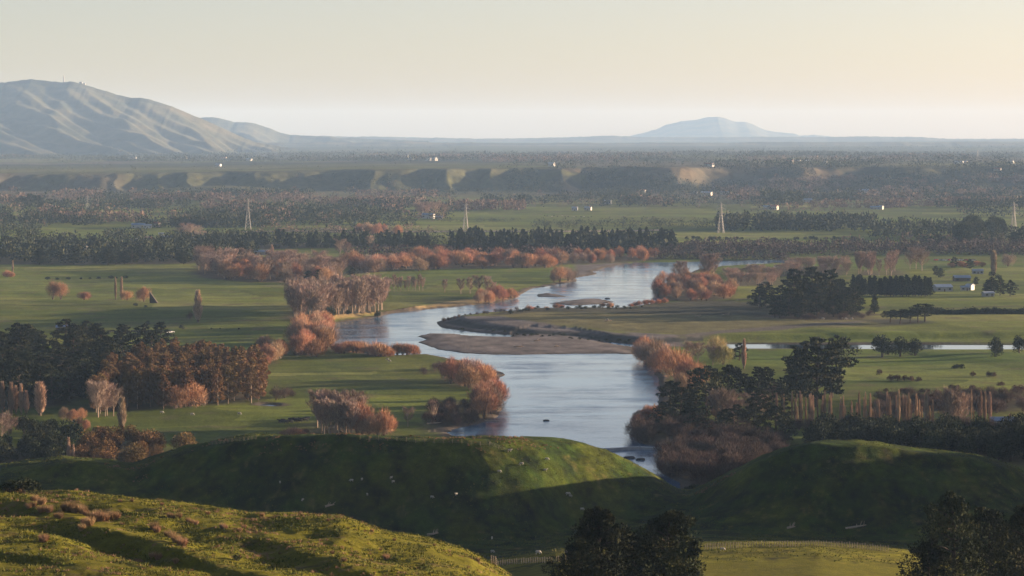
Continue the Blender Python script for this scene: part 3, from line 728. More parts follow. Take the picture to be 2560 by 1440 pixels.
def far_land(X, Y):
    """the plateau with its scarp, and low hills to the horizon"""
    u = X / Y; px = W0 / 2 + F * u
    top = px_table([(-900, 36), (0, 36), (500, 38), (900, 45), (1290, 49), (1750, 52), (2600, 50), (3400, 50)], px)
    wob = 22 * fbm(X / 120, Y / 200, 31, 3); pq = px + wob
    yb = px_table([(-900, 6217), (-400, 6267), (0, 6242), (280, 6232), (300, 6207), (335, 6262), (400, 6202), (440, 6262), (470, 6177), (575, 6282), (640, 6192), (890, 6313), (930, 6182), (1060, 6287), (1125, 6177), (1205, 6282), (1230, 6202), (1268, 6282), (1410, 6192), (1455, 6267), (1560, 6227), (1690, 6171), (1835, 6318), (1930, 6267), (2000, 6192), (2165, 6297), (2300, 6217), (2600, 6242), (2900, 6192), (3400, 6242)], pq) + 75 * fbm(X / 110, Y / 300, 12, 4)
    wid = 330 + 110 * fbm(X / 260, Y / 900, 3, 3)
    t = np.clip((Y - yb) / wid, 0, 1)
    h = top * (t * t * (3 - 2 * t)) + (2.2 * fbm(X / 90, Y / 90, 77, 3) + 5 * fbm(X / 65, Y / 250, 78, 3) * t * (1 - t) * 4) * sstep(5300, 5800, Y)
    # the rolling lower paddock on the scarp's left
    low = 9 * np.exp(-((X + 1250) / 330) ** 2 - ((Y - 6000) / 170) ** 2) + 16 * np.exp(-((X + 620) / 170) ** 2 - ((Y - 6080) / 140) ** 2)
    h = np.maximum(h, low)
    rise = sstep(12000, 27000, Y)
    h = h + rise * (30 + 22 * fbm(X / 5200, Y / 4200, 41, 4) + 9 * fbm(X / 1300, Y / 2400, 44, 3)) + sstep(7000, 9000, Y) * 4 * fbm(X / 800, Y / 1500, 45, 3)
    return h


def plain_height(X, Y, s):
    h = 0.75 + 0.22 * fbm(X / 60, Y / 60, 3, 3)
    away = sstep(8, 45, -s) * sstep(1050, 1150, Y)
    h = h + away * (1.5 * fbm((X * .92 + Y * .39) / 95, (Y * .92 - X * .39) / 210, 301, 3) + 0.35 * fbm((X * .92 + Y * .39) / 21, (Y * .92 - X * .39) / 60, 305, 2))
    h = np.maximum(h, 0.45)
    cut = boxed_sdf(CUT, X, Y)
    h = h + 2.5 * sstep(-5, 13, cut + 3 * fbm(X / 15, Y / 30, 20, 3))
    for p in STRAW[:1]: h = h + 2.6 * sstep(-3, 7, boxed_sdf(p, X, Y))
    h = h + 0.9 * sstep(-20, 60, boxed_sdf(DRY, X, Y)) * 0.3
    for b in BARS: h = np.where(boxed_sdf(b, X, Y) > -2, np.maximum(h - 0.8, 0.12 + 0.75 * sstep(0, 16, boxed_sdf(b, X, Y)) + 0.1 * fbm(X / 14, Y / 25, 9, 3)), h)
    bank = sstep(-4.5, 2.5, s)
    h = h * (1 - bank) + bank * (-1.3)
    # the big hill to the right that keeps the near valley in shade
    r2 = ((X - 440) / 130) ** 2 + ((Y - 1130) / 150) ** 2
    h = h + 30 * np.exp(-r2) + 55 * np.exp(-((X - 600) / 150) ** 2 - ((Y - 1000) / 260) ** 2)
    sh = side_hill(X, Y); h = np.where(sh > 0.8, np.maximum(h, sh), h)
    m = Y > 5200
    if m.any():
        h[m] = h[m] + far_land(X[m], Y[m])
    return h


# rows and columns of the big ground sheet
ys = [860.0]
while ys[-1] < 40000:
    y = ys[-1]
    if y < 5500: d = y * y / (2904 * 117) * 0.85
    elif y < 6900: d = 11.0
    else: d = max(40.0, y * 0.012)
    ys.append(y + min(d, 600))
GY = np.array(ys)
GU = np.concatenate([np.linspace(-0.34, -0.192, 40), np.linspace(-0.19, 0.19, 760), np.linspace(0.192, 0.42, 66)])
U2, Y2 = np.meshgrid(GU, GY); X2 = U2 * Y2
WS = np.full(X2.shape, -60.0); near = Y2 < 3600
WS[near] = water_sdf(X2[near], Y2[near])
GZ = plain_height(X2, Y2, WS)

# ---- land cover (what the surface is made of, plus painted shade on the cut bank)
gx, gy = X2, Y2
grass_a, grass_b, olive, brown = np.array([0.074, 0.112, 0.014]), np.array([0.150, 0.168, 0.024]), np.array([0.165, 0.15, 0.055]), np.array([0.095, 0.07, 0.048])
rot = 0.12
fx, fy = gx * math.cos(rot) + gy * math.sin(rot), gy * math.cos(rot) - gx * math.sin(rot)
fx = fx + 26 * fbm(gx / 90, gy / 90, 29, 3); fy = fy + 14 * fbm(gx / 120, gy / 120, 30, 3)
cellx, celly = np.floor(fx / (190 + gy * 0.02) + 0.35 * np.floor(fy / 85)), np.floor(fy / (58 + gy * 0.022))
f1 = _hash(cellx, celly, 5)[..., None]; f2 = _hash(cellx, celly, 9)[..., None]
n1 = fbm(gx / 45, gy / 70, 21, 4)[..., None]; n2 = fbm(gx / 260, gy / 60, 24, 3)[..., None]
t = np.clip(0.25 + 0.5 * f1 + 0.45 * n1 + 0.4 * n2, 0, 1)
LAND = grass_a + (grass_b - grass_a) * t
LAND = LAND + (olive - LAND) * (np.clip(f2 - 0.72, 0, 1) * 1.6 + 0.35 * np.clip(n2 - 0.1, 0, 1))
LAND = LAND * (0.66 + 0.6 * f2)
stripe = fbm(fx / 300, fy / 9, 27, 3)[..., None]
LAND = LAND * (1 + 0.30 * stripe)
LAND = LAND + (np.array([0.12, 0.095, 0.05]) - LAND) * np.clip(fbm(gx / 14, gy / 20, 28, 4)[..., None] * 1.4 - 0.35, 0, 0.6)


def lay(mask, col, mottle=0.25, seed=50):
    global LAND
    mk = np.clip(mask, 0, 1)[..., None]
    c = np.array(col) * (1 + mottle * fbm(gx / 9, gy / 16, seed, 3)[..., None])
    LAND = LAND * (1 - mk) + c * mk


def soft(poly, w=10, wob=8):
    s = boxed_sdf(poly, gx, gy)
    return sstep(-w, w, s + wob * fbm(gx / 22, gy / 35, 61, 3))


sel = near
lay(soft(DRY, 14), (0.135, 0.122, 0.050), 0.35)
for p in ROUGH: lay(soft(p, 8), (0.058, 0.056, 0.035), 0.4)
for p in LITTER: lay(0.85 * soft(p, 9, 6), (0.075, 0.055, 0.040), 0.35)
for p in STRAW: lay(soft(p, 4, 3), (0.33, 0.235, 0.10), 0.35)
for p in GRAVEL: lay(soft(p, 4, 2), (0.14, 0.122, 0.112), 0.55)
for b in BARS: lay(sstep(-4, 1, boxed_sdf(b, gx, gy)), (0.15, 0.13, 0.12), 0.6)
lay(soft(TRACK, 4, 2), (0.12, 0.105, 0.085), 0.2)
lay(sstep(-9, -4, WS + 2 * fbm(gx / 10, gy / 10, 63, 2)) * (WS < 20), (0.085, 0.068, 0.052), 0.3)
CUTS = boxed_sdf(CUT, gx, gy); lay(sstep(-6, -1, CUTS) * (1 - sstep(5, 10, CUTS)) * (gx < 110) * (gy < 1830), (0.045, 0.045, 0.038), 0.4)  # shade of the camera-facing cut bank painted as a darker strip
for p in ROUGH[:1]: lay(0.7 * soft(p, 8), (0.058, 0.056, 0.035), 0.4)
# the plateau and beyond: pasture, brown scrub and dark bush in patches
LAND = LAND * (1 - 0.22 * sstep(4600, 6000, gy))[..., None]
lay(0.45 * sstep(4300, 6000, gy), (0.085, 0.075, 0.045), 0.25)
farm = sstep(5000, 6200, gy)
lay(0.7 * sstep(5650, 5900, gy) * (1 - sstep(6550, 6750, gy)), (0.075, 0.072, 0.036), 0.35)
st = _hash(np.floor(gx / 700 + 0.4 * np.floor(gy / 420)), np.floor(gy / 420), 83)
lay(0.75 * sstep(6600, 7000, gy) * (1 - sstep(11000, 14000, gy)) * (st > 0.55), (0.13, 0.125, 0.05), 0.15)
pat = fbm(gx / 420, gy / 1500, 71, 4); pat2 = fbm(gx / 900, gy / 2600, 75, 3)
lay(farm * sstep(0.0, 0.25, pat), (0.10, 0.085, 0.055), 0.2)
lay(sstep(6800, 9000, gy) * sstep(-0.05, 0.2, pat2), (0.035, 0.042, 0.026), 0.2)
lay(sstep(9000, 15000, gy) * 0.55, (0.06, 0.066, 0.036), 0.2)
pxg = W0 / 2 + F * GU[None, :] + 0 * gy
lay(sstep(5700, 5900, gy) * (1 - sstep(6700, 7000, gy)) * sstep(1250, 1420, pxg) * sstep(-0.25, 0.0, fbm(gx / 130, gy / 200, 78, 3)), (0.05, 0.052, 0.032), 0.3)
for (a, b, c0, c1) in ((1690, 1850, 5700, 6500), (1400, 1480, 5700, 6500), (1990, 2170, 5700, 6600)):
    lay(sstep(a - 25, a + 25, pxg) * (1 - sstep(b - 25, b + 25, pxg)) * sstep(c0, c0 + 150, gy) * (1 - sstep(c1 - 100, c1 + 100, gy)) * sstep(-0.3, 0.1, fbm(gx / 70, gy / 110, 79, 3)), (0.13, 0.10, 0.06), 0.25)

nr, nc = X2.shape
idx = np.arange(nr * nc).reshape(nr, nc)
quads = np.stack([idx[:-1, :-1], idx[:-1, 1:], idx[1:, 1:], idx[1:, :-1]], -1).reshape(-1, 4)

m, nt, b = new_mat('plain grass and soil')
att = node(nt, 'ShaderNodeAttribute', attribute_name='land')
f = noise_tex(nt, 0.09, 5, 0.6, stretch=(1, 0.55, 1)); g_ = noise_tex(nt, 0.6, 4, 0.7, stretch=(1, 0.4, 1))
k = math_node(nt, 'ADD', math_node(nt, 'MULTIPLY', f, 0.7), math_node(nt, 'MULTIPLY', g_, 0.8))
c = mixc(nt, 1.0, att.outputs['Color'], ramp(nt, k, [(0.35, 0.62), (0.75, 1.0), (1.0, 1.35)]), 'MULTIPLY')
nt.links.new(c, b.inputs['Base Color'])
bp = node(nt, 'ShaderNodeBump'); bp.inputs['Strength'].default_value = 0.6; bp.inputs['Distance'].default_value = 0.6
nt.links.new(k, bp.inputs['Height']); nt.links.new(bp.outputs[0], b.inputs['Normal'])
b.inputs['Specular IOR Level'].default_value = 0.05
MAT['plain'] = m
go = obj('ground', build('ground', np.stack([X2, Y2, GZ], -1).reshape(-1, 3), quads, ['plain'], smooth=True, color=LAND.reshape(-1, 3)))
props(go, 'flat river plain of green paddocks', kind='structure')

# ---- near hills
def pchip(yk, zk, yq):
    """monotone cubic per column. yk,zk (K,C); yq (N,C) -> (N,C)"""
    K, C = yk.shape
    h = np.diff(yk, axis=0); d = np.diff(zk, axis=0) / h
    m_ = np.zeros_like(zk); m_[0], m_[-1] = d[0], d[-1]
    same = d[:-1] * d[1:] > 0
    w1, w2 = 2 * h[1:] + h[:-1], h[1:] + 2 * h[:-1]
    with np.errstate(divide='ignore', invalid='ignore'):
        hm = (w1 + w2) / (w1 / d[:-1] + w2 / d[1:])
    m_[1:-1] = np.where(same, hm, 0)
    out = np.zeros(yq.shape)
    cols = np.arange(C)[None, :]
    j = np.zeros(yq.shape, int)
    for k in range(1, K - 1): j += (yq >= yk[k][None, :])
    y0, y1, z0, z1 = yk[j, cols], yk[j + 1, cols], zk[j, cols], zk[j + 1, cols]
    hh = y1 - y0; t = np.clip((yq - y0) / hh, 0, 1)
    return (2 * t ** 3 - 3 * t ** 2 + 1) * z0 + (t ** 3 - 2 * t ** 2 + t) * hh * m_[j, cols] + (-2 * t ** 3 + 3 * t ** 2) * z1 + (t ** 3 - t ** 2) * hh * m_[j + 1, cols]


HU = np.concatenate([np.linspace(-0.40, -0.2, 60), np.linspace(-0.199, 0.199, 820), np.linspace(0.2, 0.62, 110)])
HPX = W0 / 2 + F * HU
hy = [40.0]
while hy[-1] < 300: hy.append(hy[-1] + 6)
while hy[-1] < 460: hy.append(hy[-1] + 0.62)
while hy[-1] < 600: hy.append(hy[-1] + 1.4)
while hy[-1] < 725: hy.append(hy[-1] + 1.2)
while hy[-1] < 792: hy.append(hy[-1] + 0.55)
while hy[-1] < 860: hy.append(hy[-1] + 1.5)
while hy[-1] < 1010: hy.append(hy[-1] + 4)
HY = np.array(hy)


def smooth(a, s):
    k = np.exp(-np.linspace(-2.5, 2.5, 2 * s + 1) ** 2); k /= k.sum()
    return np.convolve(np.pad(a, s, mode='edge'), k, 'valid')


def zc(pxs, pys, ys_):
    return np.array([zat(a, b, c) for a, b, c in zip(pxs, pys, ys_)])


yF = px_table([(-1400, 440), (0, 432), (600, 405), (1260, 380), (1500, 400), (4000, 420)], HPX)
pF = px_table([(-1400, 1150), (-300, 1205), (0, 1227), (160, 1236), (300, 1247), (450, 1272), (620, 1300), (760, 1302), (850, 1307), (950, 1340), (1080, 1366), (1180, 1402), (1260, 1442), (1340, 1500), (1420, 1550), (1600, 1590), (2600, 1580), (3200, 1500), (5500, 1400)], HPX)
yA = np.full_like(yF, 325.0)
pA = px_table([(-1400, 1400), (0, 1450), (600, 1470), (1000, 1500), (1260, 1540), (1600, 1680), (2600, 1680), (5500, 1500)], HPX)
yV = px_table([(-1400, 570), (1100, 560), (1400, 555), (1800, 585), (2600, 585), (5500, 590)], HPX)
pV = px_table([(-1400, 1330), (0, 1345), (600, 1400), (1000, 1470), (1250, 1470), (1400, 1440), (1650, 1432), (1850, 1424), (2050, 1418), (2200, 1432), (2400, 1450), (2600, 1440), (5500, 1300)], HPX)
yW = px_table([(-1400, 655), (1250, 655), (1450, 640), (1850, 632), (2600, 640), (5500, 650)], HPX)
pW = px_table([(-1400, 1290), (0, 1260), (300, 1310), (700, 1400), (1000, 1425), (1250, 1398), (1400, 1378), (1600, 1372), (1850, 1364), (2050, 1362), (2200, 1372), (2400, 1390), (2600, 1385), (5500, 1250)], HPX)
yB = px_table([(-1400, 755), (0, 752), (325, 752), (560, 742), (700, 738), (1200, 735), (1300, 739), (1450, 757), (1620, 764), (1700, 750), (1780, 738), (1850, 732), (2560, 730), (5500, 735)], HPX)
pB = px_table([(-1400, 1260), (0, 1225), (300, 1265), (700, 1345), (1000, 1370), (1250, 1350), (1500, 1318), (1700, 1310), (1850, 1325), (2050, 1340), (2300, 1345), (2560, 1320), (5500, 1200)], HPX)
yC = px_table([(-1400, 785), (0, 782), (325, 776), (560, 776), (900, 773), (1200, 772), (1300, 777), (1450, 797), (1620, 804), (1700, 790), (1780, 775), (2000, 768), (2560, 772), (2750, 800), (3600, 810), (5500, 815)], HPX)
pC = px_table([(-1400, 1190), (-300, 1178), (0, 1172), (70, 1166), (160, 1152), (240, 1160), (325, 1177), (400, 1150), (470, 1127), (560, 1108), (640, 1097), (720, 1091), (820, 1088), (950, 1091), (1100, 1096), (1250, 1100), (1340, 1102), (1420, 1105), (1470, 1112), (1520, 1128), (1570, 1152), (1620, 1184), (1660, 1214), (1690, 1238), (1725, 1248), (1770, 1228), (1830, 1190), (1900, 1150), (1970, 1122), (2030, 1109), (2080, 1105), (2140, 1106), (2200, 1112), (2280, 1124), (2360, 1136), (2440, 1150), (2500, 1165), (2560, 1192), (2650, 1230)], HPX)
yF, yV, yW, yB, yC = [smooth(q, 55) for q in (yF, yV, yW, yB, yC)]
pV, pW, pB = [smooth(q, 14) for q in (pV, pW, pB)]
pC = smooth(pC, 7); pF = smooth(pF, 3)
zC = zc(HPX, pC, yC)
zoff = px_table([(2560, 0), (2640, 15), (2750, 17), (2900, 20), (3250, 36), (3600, 55), (4200, 66), (5000, 70), (5500, 60)], HPX)
zC = np.where(HPX > 2640, np.maximum(zC * (HPX < 2700), zoff), zC)
sharp = np.where(HPX < 1300, 1.0, 0.25) + 0.75 * sstep(1720, 1860, HPX); sharp = smooth(np.clip(sharp, 0, 1), 30) * (HPX < 2620)
KY = np.stack([np.full_like(yF, 40), yA, yF, yV, yW, yB, yC - 7, yC, np.full_like(yF, 900), np.full_like(yF, 985), np.full_like(yF, 1012)])
zB = zc(HPX, pB, yB); zB = np.where(HPX > 2600, zB + 0.45 * zoff, zB)
zL = np.minimum(zC - 6, px_table([(-1400, 8), (1500, 6), (1700, 6), (2600, 8), (3000, 25), (5500, 40)], HPX))
KZ = np.stack([np.full_like(yF, 101.0), zc(HPX, pA, yA), zc(HPX, pF, yF), zc(HPX, pV, yV), zc(HPX, pW, yW), zB, zC - np.clip(0.30 * (zC - zB) * 7 / np.maximum(yC - yB, 8) + 2.6 * sharp, 0, 0.45 * np.maximum(zC - zB, 0.5)), zC, zL, np.where(HPX > 2700, 14.0, -2.2), np.where(HPX > 2700, 6.0, -3.0)])
KZ = np.stack([r_ if i in (2, 6, 7) else smooth(r_, 5) for i, r_ in enumerate(KZ)])
HU2, HY2 = np.meshgrid(HU, HY); HX2 = HU2 * HY2
HZ = pchip(KY, KZ, HY2)
# gullies and hummocks
lowland = sstep(300, 330, HY2) * (1 - sstep(470, 520, HY2))
wv = 0.865 * HX2 + 0.503 * HY2 + 3.6 * fbm(HX2 / 20, HY2 / 20, 91, 3)
for w0, dep, half in ((143.0, 1.9, 4.2), (157.5, 1.7, 4.8), (123.0, 0.6, 3.2), (133.0, 0.35, 2.2), (173.0, 0.8, 4.0), (190.0, 0.6, 5.0)):
    d = wv - w0
    prof = np.where(d > 0, np.exp(-(d / (half * 0.55)) ** 2), np.exp(-(d / (half * 1.9)) ** 2))
    HZ -= dep * lowland * prof * np.clip(0.75 + 1.1 * fbm(HX2 / 16, HY2 / 16, 92 + int(w0), 2), 0.1, 1.5) * (1 - np.exp(-((HY2 - np.interp(HU2, HU, yF)) / 12.0) ** 2) * 0.8)
rough = 0.22 * fbm(HX2 / 5.5, HY2 / 5.5, 95, 3) + 0.55 * fbm(HX2 / 22, HY2 / 22, 96, 3) + 0.16 * fbm(HX2 / 1.9, HY2 / 1.9, 97, 2)
HZ += rough * (0.15 + 0.85 * lowland) * sstep(100, 250, HY2) * (1 - sstep(900, 960, HY2))
hillm = sstep(650, 700, HY2) * (1 - sstep(860, 900, HY2))
terr = np.abs(((HZ * 0.55 + 0.8 * fbm(HX2 / 30, HY2 / 30, 98, 2)) % 1.0) - 0.5)
HZ += hillm * (0.30 * terr + (1.5 - 0.9 * sstep(1650, 1900, W0 / 2 + F * HU2)) * fbm(HX2 / 26, HY2 / 22, 99, 3) + 0.34 * fbm(HX2 / 4.5, HY2 / 4.5, 101, 3))
# the unseen side hill joined on, there to shade the near valley
HZ = np.maximum(HZ, side_hill(HX2, HY2) * (HX2 > 0.1763 * HY2 + 22) - 3 * (HX2 <= 0.1763 * HY2 + 22))
hidx = np.arange(HZ.size).reshape(HZ.shape)
hq = np.stack([hidx[:-1, :-1], hidx[:-1, 1:], hidx[1:, 1:], hidx[1:, :-1]], -1).reshape(-1, 4)

dry = np.clip(lowland + 0.9 * sstep(520, 560, HY2) * (1 - sstep(640, 660, HY2)) + 0.25 * (HY2 > 640) * sstep(-0.2, 0.4, fbm(HX2 / 12, HY2 / 12, 111, 4)), 0, 1)  # knoll set nearly as dry as the near slope, to look sunlit
patch = fbm(HX2 / 4.0, HY2 / 4.0, 112, 4); patch2 = fbm(HX2 / 1.3, HY2 / 1.3, 113, 3)
dd = np.clip(dry + 0.30 * patch * (0.3 + lowland), 0, 1)[..., None]
HL = np.array([0.023, 0.041, 0.005]) * (1 - dd) + np.array([0.126, 0.116, 0.010]) * dd  # green darkened to carry the shade on the hill faces
HL = HL * (1 + (0.75 * fbm(HX2 / 5, HY2 / 5, 115, 4) + 0.5 * patch2) * (HY2 > 600))[..., None]
HL = np.maximum(HL, 0.006)
tan_ = (np.clip(patch * 1.2 + patch2 * 0.9 - 0.55, 0, 1) * (0.35 + 0.65 * lowland))[..., None]
HL = HL + (np.array([0.19, 0.13, 0.06]) - HL) * np.clip(tan_ * 1.5, 0, 0.9)
bare_ = sstep(0.42, 0.55, fbm(HX2 / 3.2, HY2 / 2.2, 114, 3))[..., None] * lowland[..., None]
HL = HL * (1 - bare_ * 0.6) + np.array([0.07, 0.05, 0.025]) * bare_ * 0.6
m, nt, b = new_mat('hill pasture')
att = node(nt, 'ShaderNodeAttribute', attribute_name='land')
f = noise_tex(nt, 0.055, 6, 0.62); g_ = noise_tex(nt, 0.5, 6, 0.7); h_ = noise_tex(nt, 2.6, 5, 0.75)
k = math_node(nt, 'ADD', math_node(nt, 'MULTIPLY', f, 0.3), math_node(nt, 'ADD', math_node(nt, 'MULTIPLY', g_, 0.4), math_node(nt, 'MULTIPLY', h_, 0.5)))
c = mixc(nt, 1.0, att.outputs['Color'], ramp(nt, k, [(0.40, 0.45), (0.6, 1.0), (0.78, 1.7)]), 'MULTIPLY')
nt.links.new(c, b.inputs['Base Color'])
bp = node(nt, 'ShaderNodeBump'); bp.inputs['Strength'].default_value = 0.8; bp.inputs['Distance'].default_value = 0.35
nt.links.new(math_node(nt, 'ADD', h_, math_node(nt, 'MULTIPLY', g_, 1.5)), bp.inputs['Height']); nt.links.new(bp.outputs[0], b.inputs['Normal'])
b.inputs['Specular IOR Level'].default_value = 0.05
MAT['hill'] = m
ho = obj('hills', build('hills', np.stack([HX2, HY2, HZ], -1).reshape(-1, 3), hq, ['hill'], smooth=True, color=HL.reshape(-1, 3)))
props(ho, 'grassy near hills with sheep', kind='structure')


def bilin(us, yv, Z, u, y):
    i = np.clip(np.searchsorted(us, u) - 1, 0, len(us) - 2); j = np.clip(np.searchsorted(yv, y) - 1, 0, len(yv) - 2)
    a = np.clip((u - us[i]) / (us[i + 1] - us[i]), 0, 1); c_ = np.clip((y - yv[j]) / (yv[j + 1] - yv[j]), 0, 1)
    return Z[j, i] * (1 - a) * (1 - c_) + Z[j, i + 1] * a * (1 - c_) + Z[j + 1, i] * (1 - a) * c_ + Z[j + 1, i + 1] * a * c_


def height(x, y):
    x = np.asarray(x, float); y = np.asarray(y, float)
    hp = bilin(GU, GY, GZ, x / y, np.maximum(y, 861))
    hh = bilin(HU, HY, HZ, x / y, np.minimum(y, 1011))
    return np.where(y < 940, hh, np.where(y < 1011, np.maximum(hp, hh), hp))


YYN = np.concatenate([np.arange(250, 1100, 0.5), np.geomspace(1100, 7000, 3000)])
YYF = np.geomspace(5200, 40000, 1500)


def hit(px, py):
    """first point of the land seen at that pixel"""
    d = ray(px, py)
    yy = YYF if py < 487 else YYN
    t = yy / d[1]; x = d[0] * t; z = CAMZ + d[2] * t
    below = np.nonzero(z <= height(x, yy))[0]
    k = below[0] if len(below) else len(yy) - 1
    return float(x[k]), float(yy[k]), float(height(x[k], yy[k]))

# ------------------------------------------------------------------ planting
def wet(x, y):
    return bilin(GU, GY, WS, x / y, max(y, 861)) > -1.0 if y < 3500 else False


def inside(poly, x, y):
    r, n = False, len(poly)
    for i in range(n):
        (x0, y0), (x1, y1) = poly[i], poly[(i + 1) % n]
        if (y0 > y) != (y1 > y) and x < (x1 - x0) * (y - y0) / (y1 - y0) + x0: r = not r
    return r


def ground_at(px, py):
    x, y = gp(px, py, 0.8)
    if y > 5200: return hit(px, py)
    return x, y, float(height(x, y))


for c in CL:
    if c[0] == 'area':
        _, k, poly, n, (h0, h1), label, group, wide, lit, nm = c
        xs = [p[0] for p in poly]; yy = [p[1] for p in poly]; got = []; tries = 0
        dmin = 2.2 if n > 40 else 1.5
        while len(got) < n and tries < n * 60:
            tries += 1
            px, py = random.uniform(min(xs), max(xs)), random.uniform(min(yy), max(yy))
            if not inside(poly, px, py): continue
            x, y = gp(px, py, 0.8)
            if wet(x, y) or any((x - a) ** 2 + (y - b_) ** 2 < dmin ** 2 for a, b_ in got): continue
            got.append((x, y))
        for x, y in got:
            plant(k, x, y, float(height(x, y)) - 0.1, random.uniform(h0, h1), label, group, wide, nm)
    elif c[0] == 'row':
        _, k, line, n, (h0, h1), label, group, wide, lit, nm, jit = c
        L = np.array(line, float); seg = np.linalg.norm(np.diff(L, axis=0), axis=1); cum = np.concatenate([[0], np.cumsum(seg)])
        for i in range(n):
            d = cum[-1] * (i + random.uniform(0.15, 0.85)) / n
            px, py = np.interp(d, cum, L[:, 0]), np.interp(d, cum, L[:, 1]) + random.uniform(-jit, jit) * 0.5
            x, y, z = ground_at(px, py)
            if wet(x, y): continue
            plant(k, x, y, z - 0.1, random.uniform(h0, h1), label, group, wide, nm)
    else:
        _, k, pts, label, group, wide, nm = c
        for i, (px, py, pt) in enumerate(pts):
            x, y, z = ground_at(px, py)
            h = (py - pt) * math.hypot(x, y) / F
            plant(k, x, y, z - 0.1, max(h, 0.8), label[i] if isinstance(label, list) else label, group, wide, nm)

# foreground pines, each built for itself
def big_pine(px, pt, y, base_py, wide, label, seed, plates=34, N=15000, size=0.36, group=None, base=0.16):
    global rng
    keep = rng; rng = np.random.default_rng(seed)
    d = ray(px, base_py); x = d[0] * y / d[1]; z = float(height(x, y)); top = zat(px, pt, y); H = top - z
    a, c_ = k_macro(0, H=H, wide=wide, N=N, mat='pine', flat=0.52, base=base, size=size, plates=plates, gap=-0.06)
    o = empty('pine_tree', (x, y, z - 0.3), rng.random() * 6)
    obj('trunk', a, o); obj('crown', c_, o)
    rng = keep
    return props(o, label, 'tree', group)


big_pine(1508, 1258, 432, 1560, 0.36, 'dark foreground pine with a rounded head, tallest of the close pair', 5, N=22000)
big_pine(1655, 1266, 440, 1560, 0.36, 'dark foreground pine with a ragged top, beside the round headed one', 8, N=22000)
big_pine(1712, 1330, 425, 1570, 0.34, 'low shaggy foreground pine at the outer flank of the close pair', 14, N=9000, plates=22)
big_pine(1448, 1335, 424, 1570, 0.36, 'half hidden foreground pine under the round headed one', 21, N=9000, plates=22)
big_pine(1588, 1322, 436, 1560, 0.36, 'foreground pine wedged between the two taller ones of the close pair', 17, N=11000, plates=24)
big_pine(2385, 1222, 470, 1530, 0.34, 'big dark pine low on the shaded right hill', 33, N=16000)
big_pine(2480, 1262, 480, 1540, 0.38, 'dark pine crowding behind the big one on the right hill', 34, N=13000)
big_pine(2562, 1250, 462, 1540, 0.40, 'dark pine cut by the picture edge beside the big one', 37, N=13000)
big_pine(2320, 1335, 462, 1520, 0.42, 'low spreading pine bough tree at the foot of the big dark pine', 39, N=8000, plates=20, base=0.1)

# tussocks on the sunny near hill, one by one
def k_tussock(v):
    n = 420; a = rng.random(n) * 6.283; r = np.sqrt(rng.random(n)) * 0.28
    P = np.c_[r * np.cos(a), r * np.sin(a), np.full(n, -0.1)]
    D = np.c_[np.cos(a) * (0.25 + r), np.sin(a) * (0.25 + r), np.ones(n)] + unit(n) * 0.25
    return leafmesh('tussock', blades(P, D, 0.55 + 0.5 * rng.random(n), 0.045), 'tussock')


TU = [k_tussock(i) for i in range(4)]
TPX = [(24, 1232, 9), (40, 1230, 8), (87, 1253, 12), (104, 1262, 14), (72, 1272, 9), (84, 1268, 10), (104, 1281, 13), (123, 1282, 13), (165, 1277, 16), (176, 1280, 18), (188, 1282, 14), (198, 1280, 16), (206, 1284, 14), (215, 1290, 10), (232, 1300, 16), (242, 1303, 18), (252, 1304, 17), (262, 1303, 15), (272, 1300, 16), (283, 1300, 16), (292, 1299, 12), (214, 1313, 14), (224, 1315, 16), (205, 1328, 12), (142, 1294, 9), (150, 1296, 11), (108, 1356, 15), (114, 1353, 11), (385, 1326, 15), (392, 1331, 12), (420, 1342, 11), (428, 1346, 13), (441, 1357, 15), (450, 1362, 13), (458, 1366, 14), (424, 1294, 9), (432, 1296, 8), (448, 1295, 9), (479, 1309, 8), (490, 1312, 8), (470, 1306, 8), (556, 1321, 10), (562, 1323, 8), (15, 1226, 8), (52, 1232, 8), (300, 1256, 6), (330, 1254, 6), (405, 1264, 6), (520, 1287, 7), (655, 1292, 8), (745, 1300, 5), (820, 1303, 5), (930, 1330, 6), (986, 1352, 5), (1086, 1366, 5), (1195, 1404, 7), (830, 1385, 7), (965, 1400, 10), (860, 1405, 8), (380, 1395, 10), (395, 1400, 12), (440, 1410, 9), (600, 1330, 7), (610, 1322, 8)]
for px, py, hp in TPX:
    x, y, z = hit(px, py); s = hp * y / F / 0.52
    o = obj('tussock', TU[int(rng.integers(4))], loc=(x, y, z)); o.scale = (s * 0.8, s * 0.8, s); o.rotation_euler = (0, 0, rng.random() * 6)
    props(o, 'tan tussock clump dotted over the sunlit near hill', 'tussock', 'tussocks on the near hill')
for (px, py, pt, w, lab) in ((60, 1234, 1192, 1.6, 'olive bush on the brow at the end of the sunlit near hill'), (24, 1230, 1200, 1.3, 'smaller olive bush beside the one on the near brow'), (592, 1402, 1382, 1.2, 'dark brown bush in the gully of the sunlit near hill')):
    x, y, z = hit(px, py); h = (py - pt) * y / F
    plant('S', x, y, z - 0.1, h, lab, None, w, 'hill_bush', 'bush')

